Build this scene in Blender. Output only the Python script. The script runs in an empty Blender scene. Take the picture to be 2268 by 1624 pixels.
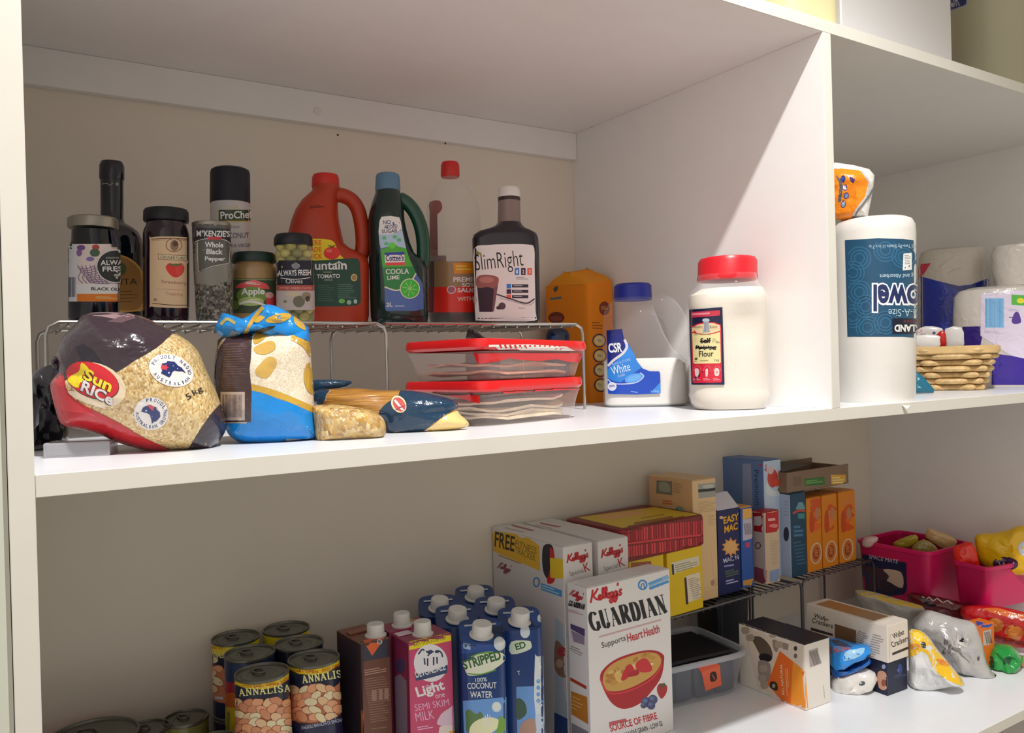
import bpy, bmesh, math, random
from math import sin, cos, pi, radians, atan2, sqrt, atan, hypot
from mathutils import Vector, Matrix, noise
from mathutils.bvhtree import BVHTree
from mathutils.geometry import tessellate_polygon

SC = bpy.context.scene
COL = SC.collection
V = Vector

# ---------------------------------------------------------------- camera, light, exposure
F_PX, YAW, PITCH, ROLL = 1812.7, 0.5701, -0.0034, -0.0273
EYE = V((0.0, 0.0, 1.0))
FW = V((sin(YAW)*cos(PITCH), cos(YAW)*cos(PITCH), sin(PITCH)))
_R = V((cos(YAW), -sin(YAW), 0.0)); _U = _R.cross(FW)
RT = _R*cos(ROLL)+_U*sin(ROLL); UP = _U*cos(ROLL)-_R*sin(ROLL)
cd = bpy.data.cameras.new('camera'); co = bpy.data.objects.new('camera', cd); COL.objects.link(co)
cd.sensor_width = 36.0; cd.lens = F_PX*36.0/2268.0; cd.clip_start = 0.02
co.matrix_world = Matrix(((RT.x, UP.x, -FW.x, EYE.x), (RT.y, UP.y, -FW.y, EYE.y), (RT.z, UP.z, -FW.z, EYE.z), (0, 0, 0, 1)))
SC.camera = co

world = bpy.data.worlds.new('room_light'); SC.world = world; world.use_nodes = True
_nt = world.node_tree; _bg = _nt.nodes['Background']; _bg.inputs[0].default_value = (1.0, 0.90, 0.81, 1)
_tc = _nt.nodes.new('ShaderNodeTexCoord'); _sx = _nt.nodes.new('ShaderNodeSeparateXYZ'); _mr = _nt.nodes.new('ShaderNodeMapRange')   # ambient light shaped stronger from the left, to dim the right bay
_nt.links.new(_tc.outputs['Generated'], _sx.inputs[0]); _nt.links.new(_sx.outputs['X'], _mr.inputs[0]); _nt.links.new(_mr.outputs[0], _bg.inputs[1])
_mr.inputs[1].default_value = -1; _mr.inputs[2].default_value = 1; _mr.inputs[3].default_value = 0.95; _mr.inputs[4].default_value = 0.0
ld = bpy.data.lights.new('ceiling_lamp', 'SPOT'); ld.spot_size = radians(110); ld.spot_blend = .5; ld.energy = 128; ld.color = (1.0, 0.98, 0.955); ld.shadow_soft_size = 0.025
lo = bpy.data.objects.new('ceiling_lamp', ld); COL.objects.link(lo); lo.location = (0.42, -0.04, 2.37)

vs = SC.view_settings
vs.view_transform = 'Standard'; vs.look = 'None'; vs.gamma = 1.0; vs.use_curve_mapping = False
vs.exposure = 0.1

# ---------------------------------------------------------------- measuring: photo pixel -> point in the room
def ray(u, v): return FW+RT*((u-1134)/F_PX)-UP*((v-812)/F_PX)
def on_z(u, v, z): d = ray(u, v); return EYE+d*((z-EYE.z)/d.z)
def on_y(u, v, y): d = ray(u, v); return EYE+d*((y-EYE.y)/d.y)
def on_x(u, v, x): d = ray(u, v); return EYE+d*((x-EYE.x)/d.x)
def depth(p): return (p-EYE).dot(FW)
def to_px(p):
    q = V(p)-EYE; d = q.dot(FW); return 1134+F_PX*q.dot(RT)/d, 812-F_PX*q.dot(UP)/d
def cyl_fit(ul, ur, v, Y):
    a = ray(ul, v); b = ray(ur, v); a0 = atan2(a.x, a.y); b0 = atan2(b.x, b.y)
    m = (a0+b0)/2; h = (b0-a0)/2; d = Y/cos(m)
    return d*sin(m), Y, d*sin(h)
def z_px(u, v, x, y):
    d = ray(u, v); t = ((x-EYE.x)*d.x+(y-EYE.y)*d.y)/(d.x*d.x+d.y*d.y); return EYE.z+d.z*t

# ---------------------------------------------------------------- colours and materials
def C(h, k=1.0):
    if not isinstance(h, str): return h
    o = []
    for i in (0, 2, 4):
        s = int(h[i:i+2], 16)/255.0
        o.append(min(.88, k*(s/12.92 if s <= 0.04045 else ((s+0.055)/1.055)**2.4)))
    return (o[0], o[1], o[2])
MATS = {}
def _p(name):
    m = bpy.data.materials.new(name); m.use_nodes = True
    return m, m.node_tree, m.node_tree.nodes['Principled BSDF']
def PM(name, col, rough=0.5, metal=0.0, coat=0.0, noise_amt=0.0, noise_scale=40, trans=0.0, spec=0.5, bump=0.0, emit=0):
    if name in MATS: return MATS[name]
    m, nt, b = _p(name); c = C(col)
    b.inputs['Base Color'].default_value = (*c, 1); b.inputs['Roughness'].default_value = rough
    b.inputs['Metallic'].default_value = metal; b.inputs['Coat Weight'].default_value = coat
    b.inputs['Transmission Weight'].default_value = trans; b.inputs['Specular IOR Level'].default_value = spec
    if noise_amt or bump:
        tc = nt.nodes.new('ShaderNodeTexCoord'); n = nt.nodes.new('ShaderNodeTexNoise')
        n.inputs['Scale'].default_value = noise_scale; n.inputs['Detail'].default_value = 4
        nt.links.new(tc.outputs['Object'], n.inputs['Vector'])
        if noise_amt:
            r = nt.nodes.new('ShaderNodeValToRGB')
            r.color_ramp.elements[0].color = (*[x*(1-noise_amt) for x in c], 1); r.color_ramp.elements[1].color = (*[min(1, x*(1+noise_amt)) for x in c], 1)
            r.color_ramp.elements[0].position = .3; r.color_ramp.elements[1].position = .7
            nt.links.new(n.outputs['Fac'], r.inputs['Fac']); nt.links.new(r.outputs['Color'], b.inputs['Base Color'])
        if bump:
            bp = nt.nodes.new('ShaderNodeBump'); bp.inputs['Strength'].default_value = bump; bp.inputs['Distance'].default_value = .002
            nt.links.new(n.outputs['Fac'], bp.inputs['Height']); nt.links.new(bp.outputs['Normal'], b.inputs['Normal'])
    MATS[name] = m; return m
def printed(name, rough, coat=0.0, bump=0.0, scale=60):
    m, nt, b = _p(name); a = nt.nodes.new('ShaderNodeAttribute'); a.attribute_name = 'Col'
    nt.links.new(a.outputs['Color'], b.inputs['Base Color']); b.inputs['Roughness'].default_value = rough; b.inputs['Coat Weight'].default_value = coat
    if bump:
        tc = nt.nodes.new('ShaderNodeTexCoord'); n = nt.nodes.new('ShaderNodeTexNoise'); n.inputs['Scale'].default_value = scale; n.inputs['Detail'].default_value = 3.5; n.inputs['Distortion'].default_value = .6
        nt.links.new(tc.outputs['Object'], n.inputs['Vector']); bp = nt.nodes.new('ShaderNodeBump')
        bp.inputs['Strength'].default_value = bump; bp.inputs['Distance'].default_value = .004
        nt.links.new(n.outputs['Fac'], bp.inputs['Height']); nt.links.new(bp.outputs['Normal'], b.inputs['Normal'])
    MATS[name] = m; return m
printed('paper', 0.6); printed('carton', 0.45); printed('gloss', 0.25); printed('film', 0.2, 0.3, 0.7, 55); printed('matte', 0.8); printed('plastic', 0.35)
def clear(name, col, alpha, rough=0.08, bump=0.0):
    """thin see-through plastic or glass: part clear, part coloured gloss"""
    if name in MATS: return MATS[name]
    m, nt, b = _p(name); c = C(col)
    b.inputs['Base Color'].default_value = (*c, 1); b.inputs['Roughness'].default_value = rough
    t = nt.nodes.new('ShaderNodeBsdfTransparent'); mx = nt.nodes.new('ShaderNodeMixShader'); fr = nt.nodes.new('ShaderNodeFresnel'); fr.inputs[0].default_value = 1.4
    ad = nt.nodes.new('ShaderNodeMath'); ad.operation = 'ADD'; ad.inputs[1].default_value = alpha; ad.use_clamp = True
    ge = nt.nodes.new('ShaderNodeNewGeometry'); ss = nt.nodes.new('ShaderNodeMath'); ss.operation = 'SUBTRACT'; ss.inputs[0].default_value = 1.0; mu = nt.nodes.new('ShaderNodeMath'); mu.operation = 'MULTIPLY'
    nt.links.new(ge.outputs['Backfacing'], ss.inputs[1]); nt.links.new(ss.outputs[0], mu.inputs[0]); nt.links.new(fr.outputs[0], mu.inputs[1]); nt.links.new(mu.outputs[0], ad.inputs[0]); nt.links.new(ad.outputs[0], mx.inputs[0])
    nt.links.new(t.outputs[0], mx.inputs[1]); nt.links.new(b.outputs[0], mx.inputs[2])
    nt.links.new(mx.outputs[0], nt.nodes['Material Output'].inputs['Surface'])
    if bump:
        tc = nt.nodes.new('ShaderNodeTexCoord'); n = nt.nodes.new('ShaderNodeTexNoise'); n.inputs['Scale'].default_value = 50
        nt.links.new(tc.outputs['Object'], n.inputs['Vector']); bp = nt.nodes.new('ShaderNodeBump'); bp.inputs['Strength'].default_value = bump; bp.inputs['Distance'].default_value = .004
        nt.links.new(n.outputs['Fac'], bp.inputs['Height']); nt.links.new(bp.outputs['Normal'], b.inputs['Normal']); nt.links.new(bp.outputs['Normal'], fr.inputs['Normal'])
    MATS[name] = m; return m
def grains(name, cols, scale, rough=0.35, stretch=(1, 1, 1), bump=.5, coat=0.0):
    """many small pieces (rice, peppercorns, pasta) in random shades"""
    if name in MATS: return MATS[name]
    m, nt, b = _p(name); tc = nt.nodes.new('ShaderNodeTexCoord'); mp = nt.nodes.new('ShaderNodeMapping'); mp.inputs['Scale'].default_value = stretch
    vo = nt.nodes.new('ShaderNodeTexVoronoi'); vo.inputs['Scale'].default_value = scale
    nt.links.new(tc.outputs['Object'], mp.inputs[0]); nt.links.new(mp.outputs[0], vo.inputs['Vector'])
    sp = nt.nodes.new('ShaderNodeSeparateColor'); nt.links.new(vo.outputs['Color'], sp.inputs[0])
    r = nt.nodes.new('ShaderNodeValToRGB'); r.color_ramp.interpolation = 'LINEAR'
    while len(r.color_ramp.elements) < len(cols): r.color_ramp.elements.new(.5)
    for i, c in enumerate(cols):
        r.color_ramp.elements[i].position = i/(len(cols)-1); r.color_ramp.elements[i].color = (*C(c), 1)
    nt.links.new(sp.outputs[0], r.inputs[0]); nt.links.new(r.outputs[0], b.inputs['Base Color'])
    bp = nt.nodes.new('ShaderNodeBump'); bp.inputs['Strength'].default_value = bump; bp.inputs['Distance'].default_value = .002; bp.invert = True
    nt.links.new(vo.outputs['Distance'], bp.inputs['Height']); nt.links.new(bp.outputs['Normal'], b.inputs['Normal'])
    b.inputs['Roughness'].default_value = rough; b.inputs['Coat Weight'].default_value = coat
    MATS[name] = m; return m

# ---------------------------------------------------------------- mesh builder (world coordinates)
WHITE = (0.8, 0.8, 0.8)
class MB:
    def __init__(s): s.v = []; s.f = []; s.c = []; s.m = []; s.sm = []
    def add(s, vs, fs, col=None, mi=0, smooth=False):
        o = len(s.v); s.v += [V(p) for p in vs]; col = C(col) if col else WHITE
        for f in fs: s.f.append([i+o for i in f]); s.c.append(col); s.m.append(mi); s.sm.append(smooth)
        return s
    def bm(s, b, M=None, col=None, mi=0, smooth=False):
        b.verts.index_update()
        s.add([(M@v.co if M else v.co) for v in b.verts], [[v.index for v in f.verts] for f in b.faces], col, mi, smooth); b.free(); return s
    def box(s, M, x0, x1, y0, y1, z0, z1, col=None, mi=0, bev=0.0008, seg=1, faces=None):
        """faces: optional dict of colours by side, keys -x +x -y +y -z +z"""
        b = bmesh.new(); bmesh.ops.create_cube(b, size=1)
        for v in b.verts: v.co = V(((x0+x1)/2+v.co.x*(x1-x0), (y0+y1)/2+v.co.y*(y1-y0), (z0+z1)/2+v.co.z*(z1-z0)))
        if bev: bmesh.ops.bevel(b, geom=list(b.edges), offset=bev, segments=seg, affect='EDGES', profile=.5)
        if not faces: return s.bm(b, M, col, mi, seg > 1)
        b.normal_update(); b.verts.index_update(); vs = [(M@v.co if M else v.co) for v in b.verts]
        o = len(s.v); s.v += vs
        for f in b.faces:
            n = f.normal; k = max(range(3), key=lambda i: abs(n[i])); key = ('-' if n[k] < 0 else '+')+'xyz'[k]
            s.f.append([v.index+o for v in f.verts]); s.c.append(C(faces.get(key, col)) if faces.get(key, col) else WHITE); s.m.append(mi); s.sm.append(seg > 1)
        b.free(); return s
    def loft(s, rings, col=None, mi=0, smooth=True, cap0=True, cap1=True, closed=True):
        n = len(rings[0]); vs = [p for r in rings for p in r]; fs = []
        for i in range(len(rings)-1):
            for j in range(n if closed else n-1):
                k = (j+1) % n; fs.append([i*n+j, i*n+k, (i+1)*n+k, (i+1)*n+j])
        if cap0: fs.append(list(range(n))[::-1])
        if cap1: fs.append([(len(rings)-1)*n+j for j in range(n)])
        return s.add(vs, fs, col, mi, smooth)
    def lathe(s, x, y, prof, n=40, col=None, mi=0, cap0=True, cap1=True, M=None):
        rs = []
        for r, z in prof:
            ring = [V((x+r*cos(2*pi*k/n), y+r*sin(2*pi*k/n), z)) for k in range(n)]
            rs.append([M@p for p in ring] if M else ring)
        return s.loft(rs, col, mi, True, cap0, cap1)
    def tube(s, path, r, n=8, col=None, mi=0, closed=False, squash=None):
        path = [V(p) for p in path]; rs = []; N = len(path); up = V((0, 0, 1)); prev = None
        for i, p in enumerate(path):
            a = path[(i-1) % N] if (closed or i) else p; b = path[(i+1) % N] if (closed or i < N-1) else p
            t = (b-a).normalized()
            if prev is None: x = t.cross(up if abs(t.z) < .9 else V((1, 0, 0))).normalized()
            else: x = (prev-t*prev.dot(t)).normalized()
            prev = x; y = t.cross(x); ri = r[i] if isinstance(r, (list, tuple)) else r
            sq = squash or 1.0
            rs.append([p+x*(ri*cos(2*pi*k/n))+y*(ri*sq*sin(2*pi*k/n)) for k in range(n)])
        if closed: rs.append(rs[0])
        return s.loft(rs, col, mi, True, not closed, not closed)
    def ell(s, c, rx, ry=None, rz=None, nu=16, nv=10, col=None, mi=0, M=None):
        ry = ry or rx; rz = rz or rx; b = bmesh.new(); bmesh.ops.create_uvsphere(b, u_segments=nu, v_segments=nv, radius=1)
        T = Matrix.Translation(c) @ (M or Matrix()) @ Matrix.Diagonal((rx, ry, rz, 1))
        return s.bm(b, T, col, mi, True)
    def bvh(s): return BVHTree.FromPolygons(s.v, s.f)
    def build(s, name, mats, parent=None, org=None, angle=38):
        me = bpy.data.meshes.new(name)
        if parent is not None:
            T = parent.matrix_basis.copy(); q = parent.parent
            while q: T = q.matrix_basis @ T; q = q.parent
            T = T.inverted()
        else: T = Matrix.Translation(-V(org)) if org is not None else Matrix()
        me.from_pydata([T@p for p in s.v], [], s.f); me.update()
        a = me.color_attributes.new('Col', 'FLOAT_COLOR', 'CORNER'); d = []
        for i, f in enumerate(s.f): d += [s.c[i][0], s.c[i][1], s.c[i][2], 1.0]*len(f)
        a.data.foreach_set('color', d)
        me.polygons.foreach_set('material_index', s.m); me.polygons.foreach_set('use_smooth', s.sm)
        if any(s.sm): me.set_sharp_from_angle(angle=radians(angle)); me.polygons.foreach_set('use_smooth', s.sm)
        for m in (mats if isinstance(mats, (list, tuple)) else [mats]): me.materials.append(MATS[m] if isinstance(m, str) else m)
        o = bpy.data.objects.new(name, me); COL.objects.link(o)
        if parent is not None: o.parent = parent
        elif org is not None: o.location = V(org)
        return o
def tint_rim(m, art, n, mi):
    """give the outline and the back of a soft bag the colour printed next to it"""
    c = sum(m.v[:n], V())/n; cu = to_px(c); big = []
    for pts, faces, col in art.ops[:24]:
        for f in faces:
            for k in range(1, len(f)-1): big.append((pts[f[0]], pts[f[k]], pts[f[k+1]], col))
    for i, f in enumerate(m.f):
        P = [m.v[j] for j in f]; ce = sum(P, V())/len(P); nn = (P[1]-P[0]).cross(P[2]-P[1]); d = ce-EYE
        if nn.length < 1e-12 or abs(nn.normalized().dot(d.normalized())) > .5 and (ce-c).dot(d) < 0: continue
        u, v = to_px(ce); u += (cu[0]-u)*.05; v += (cu[1]-v)*.05; hit = None
        for a, b, c_, col in big:
            s1 = (b[0]-a[0])*(v-a[1])-(b[1]-a[1])*(u-a[0]); s2 = (c_[0]-b[0])*(v-b[1])-(c_[1]-b[1])*(u-b[0]); s3 = (a[0]-c_[0])*(v-c_[1])-(a[1]-c_[1])*(u-c_[0])
            if (s1 >= 0) == (s2 >= 0) == (s3 >= 0): hit = col
        if hit: m.c[i] = hit; m.m[i] = mi
def fix_normals(o):
    b = bmesh.new(); b.from_mesh(o.data); bmesh.ops.recalc_face_normals(b, faces=b.faces[:]); b.to_mesh(o.data); b.free()
def tag(o, label, cat, group=None):
    o['label'] = label; o['category'] = cat
    if group: o['group'] = group
    return o
def thing(name, label, cat, loc, rz=0.0, group=None):
    o = bpy.data.objects.new(name, None); COL.objects.link(o); o.empty_display_size = .02
    o.location = loc; o.rotation_euler = (0, 0, rz); o.matrix_basis = Matrix.LocRotScale(V(loc), Matrix.Rotation(rz, 3, 'Z').to_euler(), None)
    return tag(o, label, cat, group)
def struct(o): o['kind'] = 'structure'; return o
def se(x, y, z, rx, ry, n=2.0, k=40, rz=0.0):
    """superellipse ring"""
    o = []
    for i in range(k):
        t = 2*pi*i/k; c = cos(t); d = sin(t)
        px = rx*math.copysign(abs(c)**(2/n), c); py = ry*math.copysign(abs(d)**(2/n), d)
        o.append(V((x+px*cos(rz)-py*sin(rz), y+px*sin(rz)+py*cos(rz), z)))
    return o
def smooth_path(pts, n=6, closed=False):
    """Catmull-Rom through points of any dimension"""
    P = [V(p) for p in pts]; N = len(P); out = []
    for i in range(N if closed else N-1):
        p1 = P[i]; p2 = P[(i+1) % N]
        p0 = P[(i-1) % N] if (closed or i > 0) else p1*2-p2
        p3 = P[(i+2) % N] if (closed or i < N-2) else p2*2-p1
        for k in range(n):
            t = k/n; out.append(.5*((2*p1)+(p2-p0)*t+(2*p0-5*p1+4*p2-p3)*t*t+(3*p1-p0-3*p2+p3)*t**3))
    if not closed: out.append(P[-1])
    return out

class Fr:
    """upright plane through P0 that faces the viewpoint (turn: degrees to the right)"""
    def __init__(s, P0, turn=0.0):
        s.p = V(P0); a = atan2(P0[0], P0[1])-radians(turn); s.a = a
        s.e = V((cos(a), -sin(a), 0)); s.n = V((sin(a), cos(a), 0))
    def st(s, u, v):
        d = ray(u, v); t = (s.p-EYE).dot(s.n)/d.dot(s.n); q = EYE+d*t-s.p
        return q.dot(s.e), q.z+s.p.z
    def pt(s, a, d, z): q = s.p+s.e*a+s.n*d; return V((q.x, q.y, z))
    def at(s, u, v, d=0.0): a, z = s.st(u, v); return s.pt(a, d, z)
def sil(m, F, rows, ratio=1.0, n=2.0, k=40, col=None, mi=0, zb=None, d=0.0, cap0=True, cap1=True, grow=0.0):
    """rounded solid through rows (photo row, left edge, right edge[, depth radius[, squareness]])"""
    rs = []
    for i, r in enumerate(rows):
        a0, z0 = F.st(r[1], r[0]); a1, z1 = F.st(r[2], r[0]); rx = (a1-a0)/2+grow; z = (z0+z1)/2
        if i == 0 and zb is not None: z = zb
        ry = (r[3]+grow) if len(r) > 3 and r[3] else rx*ratio; nn = r[4] if len(r) > 4 else n
        c = F.pt((a0+a1)/2, d, z); rs.append(se(c.x, c.y, z, rx, ry, nn, k, -F.a))
    return m.loft(rs, col, mi, True, cap0, cap1)
def pillow(m, F, outline, front, back, col=None, mi=0, nsub=4, rings=9, amp=.003, freq=30, p=2.6, q=.55, centre=None, d=0.0, seed=0, zmin=None):
    """soft bag: closed outline (photo pixels) filled out to the front and the back"""
    o = [F.st(u, v) for u, v in outline]; o = [(a.x, a.y) for a in smooth_path(o, nsub, True)] if nsub else o; N = len(o)
    c = F.st(*centre) if centre else (sum(a[0] for a in o)/N, sum(a[1] for a in o)/N)
    vs = []; fs = []
    for side, T in ((-1, front), (1, back)):
        base = len(vs)
        for r in range(rings, 0, -1):
            t = sin(pi/2*r/rings)
            for a in o:
                x = c[0]+t*(a[0]-c[0]); z = c[1]+t*(a[1]-c[1]); h = T*(1-t**p)**q if r < rings else 0
                w = noise.noise(V((x*freq+seed, z*freq, side*7.3+seed)))+.5*noise.noise(V((x*freq*2.3, z*freq*2.3+seed, side*3.1)))
                zz = z if zmin is None else max(z, zmin)
                vs.append(F.pt(x, d+side*max(0, h+w*amp*min(1, 3*(1-t))), zz))
        vs.append(F.pt(c[0], d+side*T, c[1])); ci = len(vs)-1
        for r in range(rings-1):
            for j in range(N):
                k = (j+1) % N; A = [base+r*N+j, base+r*N+k, base+(r+1)*N+k, base+(r+1)*N+j]
                fs.append(A if side < 0 else A[::-1])
        for j in range(N):
            A = [base+(rings-1)*N+j, base+(rings-1)*N+(j+1) % N, ci]; fs.append(A if side < 0 else A[::-1])
    return m.add(vs, fs, col, mi, True)

# ---------------------------------------------------------------- printing: flat artwork laid on surfaces
GLY = {
 'G': [('v', [(.5+.42*cos(radians(a)), .5+.5*sin(radians(a))) for a in range(42, 335, 18)]), ('s', [(.84, .44), (.84, .06)]), ('t', [(.64, .44), (1, .44)])],
 'U': [('s', [(.24, 1), (.24, .3)]), ('v', [(.24, .32), (.28, .12), (.4, .02), (.55, 0), (.7, .06), (.8, .25)]), ('t', [(.8, .22), (.8, 1)]), ('t', [(.06, 1), (.42, 1)]), ('t', [(.66, 1), (.94, 1)])],
 'A': [('t', [(.12, 0), (.47, 1)]), ('s', [(.44, 1), (.84, 0)]), ('t', [(.26, .34), (.68, .34)]), ('t', [(0, 0), (.26, 0)]), ('t', [(.66, 0), (1, 0)])],
 'R': [('s', [(.22, 0), (.22, 1)]), ('t', [(.04, 1), (.5, 1)]), ('t', [(.04, 0), (.42, 0)]), ('v', [(.42, 1), (.62, .97), (.76, .86), (.78, .74), (.72, .6), (.58, .52), (.4, .5)]), ('t', [(.22, .5), (.45, .5)]), ('s', [(.52, .5), (.86, 0)]), ('t', [(.7, 0), (1, 0)])],
 'D': [('s', [(.22, 0), (.22, 1)]), ('t', [(.04, 1), (.5, 1)]), ('t', [(.04, 0), (.5, 0)]), ('v', [(.42, 1), (.65, .95), (.82, .75), (.86, .5), (.82, .25), (.65, .05), (.42, 0)])],
 'I': [('s', [(.5, 0), (.5, 1)]), ('t', [(.25, 1), (.75, 1)]), ('t', [(.25, 0), (.75, 0)])],
 'N': [('t', [(.18, 0), (.18, 1)]), ('s', [(.16, 1), (.82, 0)]), ('t', [(.82, 0), (.82, 1)]), ('t', [(.02, 1), (.3, 1)]), ('t', [(.02, 0), (.36, 0)]), ('t', [(.64, 1), (1, 1)])],
 'L': [('s', [(.28, 0), (.28, 1)]), ('t', [(.1, 1), (.5, 1)]), ('t', [(.1, 0), (.88, 0)]), ('t', [(.88, 0), (.9, .3)])],
 'S': [('v', [(.8, .72), (.7, .92), (.5, 1), (.3, .94), (.2, .78), (.28, .6), (.5, .5), (.72, .4), (.82, .22), (.7, .06), (.5, 0), (.3, .06), (.18, .26)])]}
_TX = {}
def text_mesh(s, bold):
    k = (s, bold)
    if k not in _TX:
        cu = bpy.data.curves.new('t', 'FONT'); cu.body = s; cu.resolution_u = 3; cu.offset = bold; cu.fill_mode = 'FRONT'
        ob = bpy.data.objects.new('t', cu); me = ob.to_mesh()
        vs = [(v.co.x, v.co.y) for v in me.vertices]; fs = [list(p.vertices) for p in me.polygons]
        ob.to_mesh_clear(); bpy.data.objects.remove(ob); bpy.data.curves.remove(cu)
        x0 = min(p[0] for p in vs); x1 = max(p[0] for p in vs); y0 = min(p[1] for p in vs); y1 = max(p[1] for p in vs)
        _TX[k] = ([((p[0]-x0)/(x1-x0 or 1), (p[1]-y0)/(y1-y0 or 1)) for p in vs], fs)
    return _TX[k]
class Art:
    """artwork measured on the photo; y runs down. Later shapes lie over earlier ones."""
    def __init__(s, k=1.0, t=None): s.ops = []; s.k = k; s.t = t
    def raw(s, pts, faces, col):
        if s.t: pts = [(s.t[0]+x*s.t[2], s.t[1]+y*s.t[2]) for x, y in pts]
        s.ops.append((pts, faces, C(col, s.k))); return s
    def serif(s, t, a, b, h, col, thick, thin, gap=.12):
        a = V(a); e = V(b)-a; n = V((e.y, -e.x)).normalized()*h; ad = [.5 if c == 'I' else 1 for c in t]; tot = sum(ad)+gap*(len(t)-1); x = 0
        for ch, w in zip(t, ad):
            for k, pts in GLY[ch]:
                P = [tuple(a+e*((x+(p[0]*w if ch != 'I' else (p[0]-.5)*1.0+.25))/tot)+n*p[1]) for p in pts]
                s.stroke(P, thin if k != 's' else thick, col, 2 if len(P) > 3 else 0, thick if k == 'v' else None)
            x += w+gap
        return s
    def script_k(s, a, b, h, w, col):
        a = V(a); e = V(b)-a; n = V((e.y, -e.x)).normalized()*h; L8 = [(.34, .1), (.42, .6), (.43, .9), (.39, .85), (.385, .3), (.43, .08)]; G8 = [(.70, .42), (.64, .40), (.61, .2), (.65, .05), (.69, .2), (.70, .42), (.685, -.1), (.62, -.38), (.58, -.2), (.66, .02), (.74, .2)]
        for P in ([(.0, .0), (.06, .5), (.10, 1.0)], [(.26, 1.0), (.15, .65), (.06, .48)], [(.09, .54), (.16, .25), (.26, .08)], [(.25, .2), (.32, .3), (.31, .44), (.26, .36), (.27, .1), (.35, .1)], L8, [(x+.085, y) for x, y in L8], [(.56, .42), (.52, .3), (.53, .1), (.57, .06), (.6, .25), (.57, .42), (.62, .35)], G8, [(x+.115, y) for x, y in G8], [(.87, 1.05), (.85, .8)], [(.86, .08), (.91, .06), (.935, .18), (.895, .3), (.92, .46), (.97, .42)]):
            s.stroke([tuple(a+e*(x+.12*y*.5)+n*y) for x, y in P], w, col, 4)
        return s
    def arc_text(s, t, x, y, rx, ry, a0, a1, h, w, col, rot=0, bold=0.02, inside=False):
        n = len(t)
        for i, ch in enumerate(t):
            if ch == ' ': continue
            a = radians(a0+(a1-a0)*(i/(n-1) if n > 1 else .5)); q = lambda a_: V((x+rx*cos(a_)*cos(rot)-ry*sin(a_)*sin(rot), y+rx*cos(a_)*sin(rot)+ry*sin(a_)*cos(rot)))
            p = q(a); d = (q(a+.02)-q(a-.02)).normalized()*(1 if a1 > a0 else -1)
            s.text(ch, tuple(p-d*(w*(.25 if ch in 'I' else .5))), tuple(p+d*(w*(.25 if ch in 'I' else .5))), h, col, bold)
        return s
    def poly(s, pts, col):
        tri = tessellate_polygon([[V((p[0], p[1], 0)) for p in pts]])
        return s.raw([tuple(p) for p in pts], [list(t) for t in tri], col)
    def curve(s, pts, col, n=5): return s.poly([(p.x, p.y) for p in smooth_path([(a, b) for a, b in pts], n, True)], col)
    def quad(s, a, b, c, d, col): return s.raw([a, b, c, d], [[0, 1, 2, 3]], col)
    def rect(s, x0, y0, x1, y1, col): return s.quad((x0, y0), (x1, y0), (x1, y1), (x0, y1), col)
    def ell(s, x, y, rx, ry, col, rot=0, n=28):
        return s.poly([(x+rx*cos(t)*cos(rot)-ry*sin(t)*sin(rot), y+rx*cos(t)*sin(rot)+ry*sin(t)*cos(rot)) for t in [2*pi*i/n for i in range(n)]], col)
    def ring(s, x, y, rx, ry, w, col, rot=0, n=32, a0=0, a1=360):
        full = a1-a0 >= 360; ts = [radians(a0+(a1-a0)*i/n) for i in range(n if full else n+1)]
        P = lambda t, k: (x+(rx+k)*cos(t)*cos(rot)-(ry+k)*sin(t)*sin(rot), y+(rx+k)*cos(t)*sin(rot)+(ry+k)*sin(t)*cos(rot))
        pts = [P(t, w/2) for t in ts]+[P(t, -w/2) for t in ts]; N = len(ts)
        return s.raw(pts, [[i, (i+1) % N, N+(i+1) % N, N+i] for i in range(N if full else N-1)], col)
    def stroke(s, pts, w, col, n=0, thick=None):
        """pen line; thick: width where the line runs vertically"""
        P = [V((p[0], p[1])) for p in pts]
        if n: P = smooth_path(P, n)
        L = []; R = []
        for i, p in enumerate(P):
            t = (P[min(i+1, len(P)-1)]-P[max(i-1, 0)]).normalized(); q = V((-t.y, t.x))
            h = w/2+((thick-w)/2*abs(t.y) if thick else 0)
            L.append(tuple(p+q*h)); R.append(tuple(p-q*h)); m = len(P)
        return s.raw(L+R, [[i, i+1, m+i+1, m+i] for i in range(m-1)], col)
    def text(s, t, a, b, h, col, bold=0.0, up=None):
        """a, b: left and right end of the baseline, h: height of the letters"""
        vs, fs = text_mesh(t, bold); a = V(a); b = V(b); e = b-a
        n = V(up) if up else V((e.y, -e.x)).normalized()
        return s.raw([tuple(a+e*x+n*(h*y)) for x, y in vs], fs, col)
    def lines(s, a, b, h, n, col, th=.45, seed=1):
        """rows of print too small to read: a, b top corners, h downwards"""
        rnd = random.Random(seed); a = V(a); b = V(b); e = b-a; d = V((-e.y, e.x)).normalized()*(h/n); pts = []; fs = []
        for i in range(n):
            p = a+d*i; k = rnd.uniform(.6, 1); o = len(pts)
            pts += [tuple(p), tuple(p+e*k), tuple(p+e*k+d*th), tuple(p+d*th)]; fs.append([o, o+1, o+2, o+3])
        return s.raw(pts, fs, col)
    def barcode(s, a, b, h, col='26262a', n=22, seed=2):
        rnd = random.Random(seed); a = V(a); b = V(b); e = b-a; d = V((-e.y, e.x)).normalized()*h; x = 0; pts = []; fs = []
        for i in range(n):
            w = rnd.uniform(.3, .75)/n; p = a+e*(i/n); o = len(pts)
            pts += [tuple(p), tuple(p+e*w), tuple(p+e*w+d), tuple(p+d)]; fs.append([o, o+1, o+2, o+3])
        return s.raw(pts, fs, col)
STEP = 5.5e-5
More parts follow.
